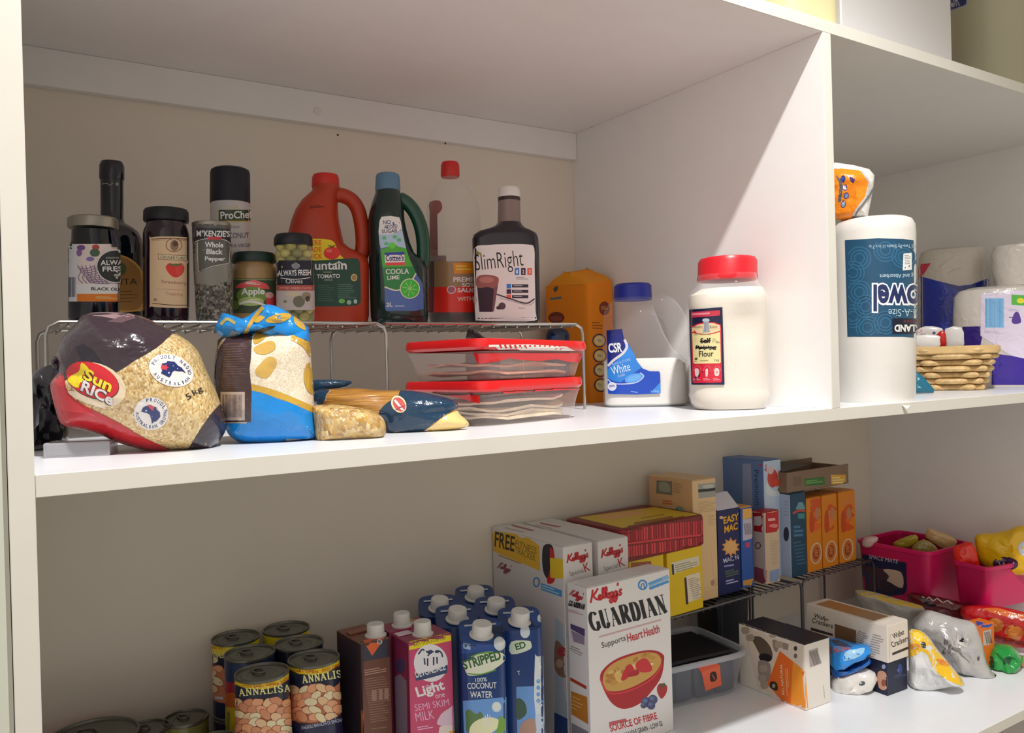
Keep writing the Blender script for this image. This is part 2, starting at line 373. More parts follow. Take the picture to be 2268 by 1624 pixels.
def lay(art, base, out, step=0, mi=0, off=0.00012, lift=None):
    """lay the artwork on the surface `base` (an MB) and add it to the MB `out`"""
    bv = base.bvh(); cen = sum(base.v, V())/len(base.v); cd_ = (cen-EYE).length
    lift = lift or (STEP if step else 2.5e-5); done = []
    for pts, faces, col in art.ops:
        bb = (min(p[0] for p in pts), max(p[0] for p in pts), min(p[1] for p in pts), max(p[1] for p in pts)); li = 0     # ink lies one layer above whatever it overlaps
        for b_, l_ in done:
            if l_ >= li and bb[0] < b_[1] and bb[1] > b_[0] and bb[2] < b_[3] and bb[3] > b_[2]: li = l_+1
        done.append((bb, li))
        st_ = step or (8 if len(pts) <= 40 else 0)
        if st_:
            b = bmesh.new(); vv = [b.verts.new((p[0], p[1], 0)) for p in pts]
            for f in faces:
                try: b.faces.new([vv[i] for i in f])
                except ValueError: pass
            for ax in (0, 1):
                lo_ = min(p[ax] for p in pts); hi = max(p[ax] for p in pts); g = math.floor(lo_/st_)*st_+st_
                while g < hi:
                    n = V((1, 0, 0)) if ax == 0 else V((0, 1, 0))
                    bmesh.ops.bisect_plane(b, geom=b.verts[:]+b.edges[:]+b.faces[:], plane_co=n*g, plane_no=n); g += st_
            b.verts.index_update(); P = [(v.co.x, v.co.y) for v in b.verts]; FS = [[v.index for v in f.verts] for f in b.faces]; b.free()
        else: P, FS = pts, faces
        def hit(u, v):
            d = ray(u, v).normalized(); h, nn, _, _ = bv.ray_cast(EYE, d)
            return (h, nn, d) if h is not None else None
        H = [hit(u, v) for u, v in P]
        if st_:
            FS = [f for f in FS if any(H[i] for i in f)]
            for f in FS:                                     # bring points beyond the outline back onto it
                for k, i in enumerate(f):
                    if H[i] is None:
                        j = next((x for x in (f[k-1], f[(k+1) % len(f)], *f) if H[x]), None)
                        if j is None: continue
                        lo, hi = 0.0, 1.0; best = H[j]
                        for _ in range(6):
                            m_ = (lo+hi)/2; q = hit(P[j][0]+(P[i][0]-P[j][0])*m_, P[j][1]+(P[i][1]-P[j][1])*m_)
                            if q: lo = m_; best = q
                            else: hi = m_
                        H[i] = best
        W = []
        for i, (u, v) in enumerate(P):
            if H[i] is None:
                d = ray(u, v).normalized(); h, nn, _, _ = bv.find_nearest(EYE+d*cd_)
                if h is None: h = EYE+d*cd_; nn = -d
            else: h, nn, d = H[i]
            if nn.dot(d) > 0: nn = -nn
            W.append(h+nn*(off+li*lift))
        out.add(W, FS, col, mi, step > 0)
    return out

# ---------------------------------------------------------------- the room and the built-in shelving
ZM, ZL, ZT, YF, YB, XL, XD, XR, TH = 0.9315, 0.43, 1.4132, 0.66, 1.192, 0.0261, 0.9077, 1.7717, 0.016
ZR, ZR2 = 1.0563, 0.5635
I4 = Matrix()
PM('wall_paint', 'e8dfd0', .7, noise_amt=.02, noise_scale=6)
PM('nib_paint', 'c9cdbf', .7, noise_amt=.02, noise_scale=6)
PM('floor_tiles', '9a8f82', .5, noise_amt=.1, noise_scale=12)
PM('laminate', 'efedeb', .38, noise_amt=.012, noise_scale=30)
PM('shelf_laminate', 'e9ecf2', .3, noise_amt=.012, noise_scale=30)
PM('edge_band', 'dedad1', .45, noise_amt=.02, noise_scale=20)
PM('white_plastic', 'e6e4e0', .35); PM('dark_metal', '3a3028', .4, .6)
def slab(name, x0, x1, y0, y1, z0, z1, mat): return struct(MB().box(I4, x0, x1, y0, y1, z0, z1, bev=0).build(name, mat, org=((x0+x1)/2, (y0+y1)/2, z0)))
slab('floor', -1.6, 2.6, -1.6, 1.3, -.05, 0, 'floor_tiles')
slab('wall_back', -1.6, 2.6, YB, YB+.08, 0, 2.9, 'wall_paint')
slab('wall_left', -1.6, XL-.0165, YF+.006, YB-.001, 0, 2.9, 'nib_paint')
slab('unseen_wall_right', XR+.0165, XR+.1, -1.6, YB-.001, 0, 2.9, 'nib_paint')  # unseen side wall, added to keep ambient light off the right bay
unit = thing('shelving_unit', 'white laminate built-in pantry shelving holding all the groceries', 'shelves', (XL, YF, 0))
def board(name, x0, x1, y0, y1, z0, z1, front='y', mat='laminate'):
    m = MB(); m.box(I4, x0, x1, y0+.001, y1, z0, z1, bev=.0003)
    m.box(I4, x0, x1, y0, y0+.0012, z0, z1, mi=1, bev=.0004)
    return m.build(name, [mat, 'edge_band'], unit)
board('side_panel', XL-.016, XL, YF, YB, 0, 2.3)
board('side_panel', XR, XR+.016, YF, YB, 0, 2.3)
board('shelf', XL+.0002, XR-.0002, YF, YB-.0003, ZT, ZT+TH)
board('shelf', XL+.0002, XR-.0002, YF, YB-.0003, ZM-TH, ZM, mat='shelf_laminate')
board('shelf', XL+.0002, XR-.0002, YF, YB-.0003, ZL-TH, ZL, mat='shelf_laminate')
board('divider_panel', XD, XD+.0161, YF, YB-.0003, ZM+.0001, ZT-.0001)
cl = MB().box(I4, XL+.0005, XD-.0005, YB-.0135, YB-.0004, 1.3655, ZT-.0002, bev=.0005).build('wall_cleat', 'laminate', unit)
p = on_y(703, 246, YB-.0135)
MB().lathe(0, 0, [(.006, 0), (.006, .0012), (.005, .0018)], 20, M=Matrix.Translation(p) @ Matrix.Rotation(pi/2, 4, 'X')).build('screw_cover', 'white_plastic', unit)
for u, v in ((748, 299), (986, 318)):
    p = on_y(u, v, YB-.0135); MB().lathe(0, 0, [(.0016, 0), (.0014, .001)], 10, M=Matrix.Translation(p) @ Matrix.Rotation(pi/2, 4, 'X')).build('screw', 'dark_metal', unit)
p = on_x(1311, 280, XD); MB().lathe(0, 0, [(.0022, 0), (.0018, .001)], 10, M=Matrix.Translation(p) @ Matrix.Rotation(-pi/2, 4, 'Y')).build('screw', 'dark_metal', unit)

# ---------------------------------------------------------------- wire racks on the middle shelf
def S(h): return C(h, 1.9)
PM('chrome', 'b9b5ae', .25, .9); PM('dark_chrome', '6e6c70', .35, .8)
def rack(name, label, x0, x1, y0, y1, zb, zt, r, pitch, mat, M=I4, skip=()):
    t = thing(name, label, 'rack', M @ V((x0, y0, zb)))
    def leg(x, y, sx, sy):
        m = MB(); m.tube([M @ V(p) for p in [(x, y, zb), (x, y, zt-.014), (x+sx*.003, y, zt-.005), (x+sx*.012, y, zt)]], r, 8); m.build('leg', mat, t)
    for i, (x, y, s_) in enumerate(((x0, y0, 1), (x0, y1, 1), (x1, y0, -1), (x1, y1, -1))):
        if i not in skip: leg(x, y, s_, 0)
    for y in (y0, y1): MB().tube([M @ V((x0+.012, y, zt)), M @ V((x1-.012, y, zt))], r, 8).build('rail', mat, t)
    for x in (x0+.014, x1-.014): MB().tube([M @ V((x, y0, zt-.002)), M @ V((x, y1, zt-.002))], r*.9, 8).build('rail', mat, t)
    m = MB(); n = int((x1-x0-.04)/pitch)
    for i in range(n+1):
        x = x0+.02+(x1-x0-.04)*i/n; m.tube([M @ V(p) for p in [(x, y0-.001, zt-.0045), (x, y0, zt-.003), (x, y1, zt-.003), (x, y1+.001, zt-.0045)]], r*.55, 6)
    m.build('wire_deck', mat, t); return t
rack('wire_shelf_rack', 'chrome wire rack standing behind the rice bag and the blue flour bag', .0495, .4135, .93, 1.10, ZM, ZR-.0023, .0021, .018, 'chrome', skip=(3,))
rack('wire_shelf_rack', 'chrome wire rack standing behind the stacked red-rimmed trays', .4035, .7225, .936, 1.094, ZM, ZR-.0023, .0021, .018, 'chrome', skip=(0,))

# ---------------------------------------------------------------- bottles and jars on the rack
def F_at(ul, ur, v, Y, turn=0): x, y, r = cyl_fit(ul, ur, v, Y); return Fr((x, y, ZR), turn), r
def part(name, F, rows, mat, t, **kw): m = MB(); sil(m, F, rows, **kw); o = m.build(name, mat, t); return o, m
def wrap_label(name, t, m_base, art, mat='paper', step=7, off=.0003):
    o = MB(); lay(art, m_base, o, step, off=off); return o.build(name, mat, t)
clear('clear_glass', 'dfe6e4', .06, .04); clear('clear_pet', 'e6e4e2', .12, .1, .4)
PM('dark_glass', '080a1a', .12, coat=.4); PM('green_black_glass', '0a1420', .1, coat=.5)

# small jar of black olives
F, r = F_at(150, 264, 620, .965); t = thing('olive_jar', 'small dark jar of black olives with a silver lid at the rack end', 'jar', F.p)
o, mb = part('body', F, [(708, 154, 260), (703, 150, 264), (556, 150, 264), (546, 153, 261), (535, 157, 256), (512, 158, 254)], 'dark_glass', t, zb=ZR)
PM('silver_lid', 'a8a296', .35, .7)
part('lid', F, [(507, 150, 261), (504, 148, 263), (486, 149, 262), (483, 154, 258)], 'silver_lid', t)[0]['label'] = 'silver lid'
A = Art(1.9)
A.rect(140, 541, 274, 668, 'b7aebb'); A.rect(171, 541, 300, 668, 'bda9a6'); A.rect(140, 541, 171, 668, 'aeb0bd'); A.barcode((153, 614), (168, 614), 44, '3a3a4a', 9)
for i in range(9):
    A.stroke([(172+9*i, 588), (180+8*i, 600+(i % 3)*5), (174+9*i, 616), (184+9*i, 628)], 1.5, '5a4668', 3)
    A.stroke([(172+i*3, 592+4*i), (192+i*3, 596+4*i), (210+i*4, 588+5*i)], 1.4, '6c587a', 3)
A.ell(180, 549, 9, 6, '5d4372'); A.ell(176, 560, 6, 8, '6a4f80'); A.ell(212, 548, 8, 6, '8e3b35'); A.ell(210, 560, 11, 9, '3c5040'); A.ell(200, 574, 9, 5, '6a5a8a')
A.ell(254, 590, 41, 37, 'c4c0c0'); A.ell(254, 590, 39, 35, '23272a')
A.text('ALWAYS', (222, 588), (286, 586), 11, 'd9d4d0', .02); A.text('FRESH', (226, 602), (282, 600), 11, 'd9d4d0', .02); A.text('PREMIUM', (234, 574), (272, 573), 4, '9a9a94'); A.ell(256, 610, 7, 3, '8c8c86')
A.rect(171, 629, 300, 651, 'c9bdb6'); A.text('BLACK OLIVES', (202, 643), (284, 645), 7, '1d1a20', .02); A.rect(171, 651, 300, 668, 'c4651e'); A.lines((212, 657), (262, 658), 6, 2, 'e0a070')
wrap_label('label', t, mb, A)
sm = MB(); lay(Art(1.6).quad((238, 488), (261, 488), (259, 548), (246, 548), '3b3944'), mb, sm, 8, off=.0016); sm.build('seal_strip', 'gloss', t)

# tall dark bottle behind it
F, r = F_at(176, 319, 600, 1.045); t = thing('oil_bottle', 'tall dark long-necked bottle with a gold label, behind the black olive jar', 'bottle', F.p)
o, mb = part('body', F, [(706, 182, 312), (698, 177, 318), (570, 177, 318), (546, 177, 318), (528, 180, 315), (513, 187, 308), (502, 201, 294), (495, 216, 279), (486, 222, 274), (440, 222, 274), (398, 221.5, 274)], 'green_black_glass', t, zb=ZR)
part('cap', F, [(400, 221, 274.5), (396, 219, 276), (368, 219, 276), (364, 221, 274), (359, 223, 272)], 'dark_glass', t)
A = Art(1.7); A.curve([(180, 690), (180, 600), (205, 572), (247, 562), (283, 570), (308, 590), (316, 610), (316, 640), (315, 684), (300, 690), (250, 692)], 'b78a45')
A.curve([(184, 684), (184, 602), (207, 577), (247, 567), (281, 574), (304, 593), (312, 612), (311, 680), (250, 687)], '8e6631')
A.text('LAVITA', (226, 632), (303, 630), 13, '2a1d16', .0); A.ell(268, 596, 12, 14, '4c5230'); A.lines((265, 645), (306, 644), 30, 4, '6a4a24', .25)
wrap_label('label', t, mb, A)
cm = MB(); lay(Art(1.6).stroke([(226, 408), (238, 406), (242, 411), (250, 406)], 1.5, '8f8a84').ell(259, 408, 4, 4, '6f6a64').ell(247, 386, 2.5, 2.5, 'e6d7a0'), mb, cm, 6, off=.0004); cm.build('neck_print', 'gloss', t)

# strawberry jam
F, r = F_at(316, 419, 620, .975); t = thing('jam_jar', 'tall jar of dark strawberry jam with a cream label and black lid', 'jar', F.p)
PM('jam', '200c1c', .12, coat=.5); PM('navy_lid', '14151f', .4); PM('navy_cap', '101122', .5)
o, mb = part('body', F, [(709, 320, 416), (704, 316, 419), (520, 316, 419), (510, 318, 417), (500, 323, 413), (488, 324, 412)], 'jam', t, zb=ZR)
part('lid', F, [(492, 318, 418), (489, 316.5, 418.5), (470, 317, 418), (465, 320, 415)], 'navy_lid', t)
A = Art(1.75); c0 = 'c4a283'
A.curve([(334, 526), (375, 524), (418, 526), (428, 528), (428, 680), (417, 682), (375, 682), (335, 679), (332, 670), (332, 536)], c0, 3)
A.stroke([(336, 530), (380, 528), (424, 531)], 1.6, '4a352a', 3); A.stroke([(338, 672), (380, 676), (424, 676)], 1.6, '4a352a', 3); A.stroke([(336, 533), (380, 531.5), (424, 534)], .8, '8a6a50', 3)
A.ring(385, 543, 17, 15, 1.5, '6a5140', a0=0, a1=360); A.ell(386, 544, 9, 12, '7d6350'); A.ell(388, 540, 6, 6, '4c3a30')
A.quad((350, 562), (414, 566), (414, 579), (350, 575), '93745a'); A.quad((352, 564), (412, 568), (412, 577), (352, 573), 'd0b092'); A.text('OEUVERTURE', (355, 572), (409, 576), 6, '3a2a24')
A.curve([(367, 592), (376, 583), (388, 588), (400, 583), (408, 592), (404, 606), (390, 615), (376, 608)], 'c0302c'); A.curve([(388, 590), (399, 586), (407, 593), (402, 606), (391, 610)], 'd84038'); A.poly([(370, 586), (388, 584), (404, 585), (396, 589), (386, 590), (378, 589)], '5a5a34')
A.text('Strawberry', (357, 629), (412, 633), 9, '7a4a3c'); A.stroke([(348, 640), (414, 643)], .8, '9a7a64'); A.text('Topping', (366, 655), (404, 657), 8, '9a6a58'); A.ell(344, 664, 4, 3, '8a7060')
wrap_label('label', t, mb, A)

# pepper canister
F, r = F_at(427, 514, 600, .962); t = thing('pepper_canister', 'grey clear-bottomed canister of whole black pepper', 'canister', F.p)
grains('peppercorns', ['1e1d1b', '6e6a62', '38352f', '98948a', '4a463f', 'b5b1a6'], 420, .3)
o, mb = part('body', F, [(709, 436, 514), (705, 434, 517), (600, 429, 513), (502, 425.5, 510)], 'peppercorns', t, zb=ZR)
part('rim', F, [(503, 425, 511), (500, 424, 511.5), (496, 424.5, 511), (494, 428, 508)], 'silver_lid', t)
A = Art(1.85)
A.poly([(415, 500), (525, 500), (525, 632), (500, 624), (470, 634), (440, 628), (415, 634)], '6d6b64'); A.poly([(415, 500), (525, 500), (525, 590), (505, 584), (470, 592), (441, 604), (438, 540), (415, 530)], '4b4b48')
A.stroke([(438, 537), (438, 570), (441, 602), (470, 590), (507, 583), (509, 545)], 1.2, 'b9b6ad'); A.poly([(430, 536), (436, 506), (440, 504), (506, 507), (510, 540), (498, 532), (470, 528), (446, 531)], '26272b'); A.stroke([(432, 536), (446, 531), (470, 528), (498, 532), (510, 540)], 1.2, 'b9b6ad', 3)
A.text("M°KENZIE'S", (436, 524), (508, 525), 14, 'd3cfc8', .025); A.rect(460, 525, 490, 531, 'a23038')
for w, a, b, y in (('Whole', 454, 494, 548), ('Black', 457, 493, 563), ('Pepper', 454, 498, 580)): A.text(w, (a, y), (b, y+1), 12, 'd6d2cb', .03)
wrap_label('label', t, mb, A, 'gloss')

# cooking spray can
F, r = F_at(465, 555, 600, 1.05); t = thing('spray_can', 'tall white cooking spray can with a black cap, behind the pepper canister', 'can', F.p)
PM('white_can', 'c9c4c4', .35)
o, mb = part('body', F, [(708, 470, 552), (704, 466, 555), (455, 465, 555), (449, 467, 553)], 'white_can', t, zb=ZR)
part('cap', F, [(451, 465, 554), (448, 464.5, 554.5), (384, 465, 554), (378, 467, 552), (374.5, 473, 546)], 'navy_cap', t)
A = Art(1.85); A.rect(484, 466, 575, 492, '9a8a4a'); A.rect(485, 465, 575, 489, '28361f'); A.text('ProChef', (489, 486), (558, 483), 17, 'e4e0da', .02)
for i in range(3): A.stroke([(500+9*i, 463), (506+9*i, 455), (512+9*i, 463)], 1.2, 'a89a5a')
A.text('PREMIUM', (500, 506), (530, 506), 6, '6a6468'); A.text('COCONUT OIL', (488, 528), (574, 527), 12, '3a3648'); A.text('EXTRA VIRGIN', (494, 549), (558, 547), 8, '4a4658'); A.lines((500, 556), (550, 555), 6, 2, '8a8488')
wrap_label('label', t, mb, A, 'gloss')

# apple sauce jar
F, r = F_at(512, 613, 640, .985); t = thing('apple_sauce_jar', 'squat jar of tan apple sauce with a dark green lid', 'jar', F.p)
PM('apple_sauce', 'ab8a5e', .15, coat=.6, noise_amt=.08); PM('green_lid', '1d3530', .4)
o, mb = part('body', F, [(709, 518, 608), (703, 513, 612), (612, 513, 612), (602, 512, 613), (592, 516, 609), (586, 519, 605), (578, 520, 604)], 'apple_sauce', t, zb=ZR)
part('lid', F, [(583, 514, 610), (580, 513, 611), (568, 513.5, 610.5), (562, 517, 607)], 'green_lid', t)
A = Art(1.9); A.rect(500, 617, 625, 694, '34402e'); A.stroke([(500, 619), (625, 620)], 1.5, '7a8a5a')
A.curve([(524, 638), (532, 628), (560, 622), (585, 627), (594, 634), (594, 641), (560, 637)], 'c04348'); A.curve([(540, 628), (560, 620), (580, 627), (560, 632)], 'd85a5c'); A.lines((545, 624), (578, 627), 6, 2, 'e8b0a8', .5)
A.ell(558, 655, 34, 20, '5c7436'); A.ell(556, 668, 28, 10, '8a9a60'); A.text('Apple', (535, 658), (586, 657), 20, 'dcd8c8', .03); A.lines((552, 663), (584, 663), 5, 1, 'c0c0a0')
A.stroke([(530, 674), (550, 668), (575, 672), (600, 684)], 5, 'cfc4b8', 4); A.ell(602, 668, 13, 16, 'a8343c'); A.ell(596, 654, 9, 7, 'c08a8a'); A.ell(522, 676, 8, 10, '4d6a2c')
wrap_label('label', t, mb, A)

# green olives jar
F, r = F_at(609, 696, 630, .955); t = thing('green_olive_jar', 'jar of green olives with a navy lid, beside the red sauce jug', 'jar', F.p)
m = MB(); rnd = random.Random(4)
for lv in range(11):
    for k in range(7):
        a = k*2*pi/7+lv*.45; q = F.pt((r-.0075)*cos(a), (r-.0075)*sin(a), ZR+.006+lv*.0082); m.ell(q, .0068, .0068, .0058, 10, 7, C(rnd.choice(['8a8444', '6f6c36', 'a09850', '5f5a2e']), 1.6))
m.build('olives', 'gloss', t)['label'] = 'green olives behind the glass'
m = MB(); sil(m, F, [(708, 616, 694), (704, 614, 696), (570, 613, 695), (562, 611, 694), (554, 613, 692), (549, 615, 690)], zb=ZR+.004, grow=-.010); m.build('brine', PM('brine', '4c4a26', .3), t)
o, mb = part('glass', F, [(710, 617, 694), (706, 613, 697), (570, 611, 695), (560, 609, 694), (552, 612, 690), (540, 613, 689)], 'clear_glass', t, zb=ZR)
part('lid', F, [(546, 608, 692), (543, 606, 693), (528, 606.5, 692), (521, 611, 688)], 'navy_lid', t)
A = Art(1.8); A.rect(600, 577, 710, 632, '181a26'); A.rect(600, 632, 710, 644, '8e4038'); A.rect(600, 644, 710, 687, '9d9694')
A.text('ALWAYS FRESH', (616, 612), (688, 610), 13, 'cfcac6', .02); A.stroke([(622, 616), (655, 619), (687, 615)], 1.5, 'c0bbb6', 3); A.text('Olives', (633, 628), (670, 628), 10, 'cfcac6'); A.ell(655, 590, 9, 6, '6a6a70'); A.stroke([(646, 588), (655, 582), (664, 588)], 1, 'a0a0a0')
A.text('PITTED GREEN OLIVES', (620, 641), (690, 641), 5, 'c0908a'); A.ell(662, 668, 13, 13, '5c5a4c'); A.ell(678, 656, 10, 9, '786e5a'); A.ell(681, 662, 5, 6, '33302e'); A.ell(632, 668, 4, 3, '6a6a4a'); A.ell(648, 652, 16, 6, 'a89a84')
wrap_label('label', t, mb, A)

# big red tomato sauce jug
F, r = F_at(637, 817, 640, 1.035); t = thing('sauce_jug', 'big red plastic jug of tomato sauce with a moulded handle', 'jug', F.p)
PM('red_plastic_jug', 'b43818', .4, bump=.05, noise_scale=80); PM('red_cap', 'd0281f', .4)
m = MB(); dd = .036
sil(m, F, [(709, 645, 812, dd-.004, 3.4), (702, 641, 817, dd, 3.4), (640, 638, 817, dd, 3.4), (590, 636, 817, dd, 3.4), (575, 636, 814, dd, 3.2), (564, 636, 800, dd, 3), (552, 636, 775, dd, 2.8), (540, 636.5, 762, dd, 2.6), (515, 639, 756, dd-.001, 2.5), (490, 645, 751, dd-.002, 2.4), (465, 655, 749, dd-.005, 2.3), (445, 668, 748, dd-.010, 2.2), (432, 682, 749, .024, 2), (424, 691, 752, .0205, 2), (412, 693, 752, .0195, 2)], zb=ZR)
mb = m; m.build('body', 'red_plastic_jug', t)
part('cap', F, [(417, 691, 751.5), (413, 690, 752), (394, 691, 751), (388, 694, 748)], 'red_cap', t)
m = MB(); P = [F.at(u, v) for u, v in [(738, 432), (757, 433), (778, 443), (792, 463), (799, 490), (803, 520), (803, 548), (797, 575), (786, 596)]]
m.tube(smooth_path(P, 5), [.010, .010, .010]+[.0098]*38, 14, squash=1.0); m.build('handle', 'red_plastic_jug', t)
A = Art(1.85)
A.curve([(600, 532), (690, 529), (728, 531), (742, 540), (748, 560), (752, 578), (600, 578)], 'd2a51e', 3); A.text('HERE', (680, 544), (712, 543), 11, 'b8501c', .03); A.text('MADE', (678, 559), (712, 558), 11, 'b8501c', .03); A.text('THICK', (676, 574), (714, 573), 11, 'b8501c', .03)
A.curve([(590, 577), (690, 578), (780, 572), (793, 576), (797, 588), (799, 660), (796, 672), (780, 678), (700, 679), (590, 679)], '203c33', 3)
A.ell(735, 561, 18, 14, 'b02a24'); A.ell(729, 556, 7, 4, 'd25a4c'); [A.stroke([(735, 549), (735+dx, 543-abs(dx)*.0)], 1.4, '2c3a1c') for dx in (-9, -3, 4, 9)]
A.text('Fountain', (668, 599), (768, 597), 20, 'c6c8bc', .02); A.stroke([(742, 584), (752, 581), (768, 590)], 2, 'c6c8bc'); A.lines((716, 602), (744, 602), 4, 1, '8a8a58'); A.text('TOMATO', (702, 617), (753, 616), 9, 'c6c8bc', .02); A.text('SAUCE', (718, 622), (736, 622), 4, 'a0a898'); A.ell(784, 615, 7, 8, 'b09a60'); A.ell(784, 615, 5, 6, '7a6a4a')
A.lines((704, 632), (742, 632), 38, 8, '35524a', .35); A.lines((748, 630), (790, 629), 34, 8, '4a6a5e', .35, 3); A.ell(757, 667, 7, 5, '5a9a4a'); A.ell(773, 670, 5, 5, '7a9a8a'); A.ell(787, 668, 4, 5, '8aa09a')
wrap_label('label', t, mb, A)
A = Art(1.0).lines((686, 457), (720, 453), 7, 2, '4a1008', .4); sm = MB(); lay(A, mb, sm, 8, off=.0003); sm.build('date_print', 'paper', t)

# green cordial bottle with a handle
F, r = F_at(817, 949, 640, 1.0); t = thing('cordial_bottle', 'dark green cordial bottle with a loop handle and lime label', 'bottle', F.p)
PM('bottle_green', '0b2a28', .15, coat=.4); PM('pale_blue_cap', '5f86a4', .45)
m = MB(); dd = .030
sil(m, F, [(709, 824, 946, dd-.004, 3), (702, 821, 949, dd, 3), (640, 819, 949, dd, 3), (600, 818, 948, dd, 3), (584, 817, 944, dd, 3), (574, 817, 930, dd, 2.8), (562, 816.5, 918, dd, 2.6), (540, 816, 909, dd, 2.5), (510, 815, 901, dd, 2.5), (490, 815, 897, dd, 2.4), (470, 818, 895, dd-.003, 2.3), (450, 823, 893, dd-.006, 2.2), (434, 829, 890, .019, 2), (424, 832, 886, .0165, 2), (414, 833, 885, .016, 2)], zb=ZR)
mb = m; m.build('body', 'bottle_green', t)
part('cap', F, [(424, 831.5, 886), (420, 830.5, 887), (393, 832, 885.5), (387, 834, 883), (385, 838, 879)], 'pale_blue_cap', t)
m = MB(); P = [F.at(u, v) for u, v in [(884, 440), (899, 448), (914, 464), (925, 484), (933, 508), (937, 534), (938, 560), (936, 584), (930, 604)]]
m.tube(smooth_path(P, 5), [.0085]*41, 14, squash=1.1); m.build('handle', PM('green_handle', '0e4a38', .25, coat=.3), t)
A = Art(1.85); Z = lambda pts: [(500+x/4.274, 340+y/4.274) for x, y in pts]
L = Z([(1475, 600), (1560, 592), (1640, 605), (1655, 640), (1675, 760), (1700, 870), (1730, 980), (1775, 1090), (1830, 1180), (1860, 1230), (1868, 1300), (1872, 1470), (1800, 1490), (1520, 1492), (1508, 1470), (1503, 1250), (1480, 1050), (1458, 860), (1447, 740), (1456, 640)])
A.poly(L, '3f568f'); A.poly(Z([(1475, 600), (1560, 592), (1640, 605), (1655, 640), (1668, 720), (1560, 770), (1450, 770), (1447, 740), (1456, 640)]), 'c2b9b9'); A.poly(Z([(1449, 770), (1560, 765), (1668, 725), (1690, 830), (1705, 900), (1580, 870), (1470, 900), (1458, 860)]), '8ea3bd')
A.poly(Z([(1466, 910), (1530, 890), (1580, 850), (1640, 885), (1705, 900), (1740, 1000), (1790, 1110), (1800, 1130), (1760, 1200), (1700, 1290), (1600, 1300), (1505, 1265), (1490, 1130)]), '3f8f2c'); A.poly(Z([(1485, 1080), (1770, 1070), (1798, 1130), (1720, 1270), (1600, 1296), (1504, 1262)]), '1f6a34'); A.curve(Z([(1540, 870), (1575, 840), (1610, 870), (1575, 905)]), '4fae30')
A.stroke(Z([(1504, 1264), (1600, 1296), (1660, 1290)]), 3, 'c8b8a8', 4); A.stroke(Z([(1800, 1135), (1770, 1190)]), 3, 'c8b8a8')
for x, y in ((1500, 800), (1600, 790), (1640, 820), (1520, 855)): A.ell(500+x/4.274, 340+y/4.274, 5, 4, '4f9a6a')
A.text('NO', Z([(1490, 672)])[0], Z([(1565, 668)])[0], 9, '2a2a4c', .01); A.text('ADDED', Z([(1500, 715)])[0], Z([(1625, 708)])[0], 8.5, '2a2a4c', .01); A.text('SUGAR', Z([(1478, 757)])[0], Z([(1625, 750)])[0], 8.5, '2a2a4c', .01)
A.poly(Z([(1503, 940), (1690, 932), (1695, 1055), (1510, 1058)]), 'c6bcc0'); A.poly(Z([(1503, 940), (1690, 932), (1692, 958), (1505, 964)]), '2d2f86'); A.poly(Z([(1510, 1035), (1694, 1030), (1695, 1058), (1512, 1060)]), 'b8323c'); A.text("Cottee's", Z([(1515, 1020)])[0], Z([(1685, 1018)])[0], 14, '25255a', .02)
A.text('COOLA', Z([(1515, 1145)])[0], Z([(1735, 1140)])[0], 12, 'd8d6c0', .02); A.text('LIME', Z([(1530, 1198)])[0], Z([(1645, 1192)])[0], 9, 'd8d6c0', .02)
cx, cy = 500+1742/4.274, 340+1280/4.274; A.ell(cx, cy, 22, 22.5, 'b9cfa0'); A.ell(cx, cy, 20, 20.5, '2f9a30')
for i in range(8): A.stroke([(cx, cy), (cx+17*cos(i*pi/4+.2), cy+17*sin(i*pi/4+.2))], 1.2, '8ac870')
A.text('2L', Z([(1520, 1450)])[0], Z([(1580, 1450)])[0], 9, 'c8ccd8', .02); A.lines(*Z([(1600, 1440), (1740, 1440)]), 5, 1, '8a9ac0')
wrap_label('label', t, mb, A, 'gloss')

# soy sauce bottle, half empty
F, r = F_at(946, 1066, 600, 1.042); t = thing('soy_sauce_bottle', 'large clear soy sauce bottle with a red cap, mostly empty', 'bottle', F.p)
R_ = [(708, 952, 1061), (700, 947, 1066), (560, 946, 1066), (556, 949, 1063), (552, 946, 1066), (500, 945.5, 1065), (470, 945.5, 1063), (452, 947, 1060), (438, 951, 1054), (425, 957, 1045), (412, 965, 1032), (402, 973, 1022), (394, 978, 1016), (388, 979, 1015)]
o, mb = part('body', F, R_, 'clear_pet', t, zb=ZR, cap1=False)
pass; part('cap', F, [(393, 977, 1017), (389, 976, 1018), (366, 976.5, 1017.5), (360, 979, 1014)], 'red_cap', t)
part('sauce', F, [(707, 955, 1058), (700, 950, 1063), (690, 950, 1063)], PM('soy', '140d14', .15), t, zb=ZR+.001)
A = Art(1.85); A.rect(940, 579, 1075, 640, '7b684c'); A.rect(940, 579, 962, 640, '352c33'); A.rect(940, 636, 1075, 692, 'b9261f'); A.rect(940, 636, 961, 692, '5a1420')
A.quad((1004, 583), (1080, 581), (1080, 604), (1006, 607), 'b8761e'); A.lines((1010, 588), (1045, 588), 14, 2, 'd8a83a', .5); A.text('PREMIUM', (1004, 625), (1070, 624), 11, 'cfc6b8', .03); A.text('SOY', (1023, 636), (1050, 636), 9, 'cfc6b8', .03); A.text('SAUCE', (1013, 648), (1062, 648), 10, 'd8c0b8', .03); A.text('WITH', (1013, 667), (1048, 666), 9, 'd89a90', .03)
A.ell(1000, 642, 10, 9, 'b9a8ac'); A.ell(1000, 642, 8, 7, '8a4a5c')
wrap_label('label', t, mb, A, 'gloss', off=.0006)
A = Art(1.75); A.quad((950, 448), (967, 446), (969, 568), (950, 568), '6d2a26'); A.curve([(950, 448), (972, 444), (979, 460), (968, 474), (952, 472)], '7a1f26'); A.quad((948, 566), (988, 566), (988, 579), (948, 579), '6f5a5c')
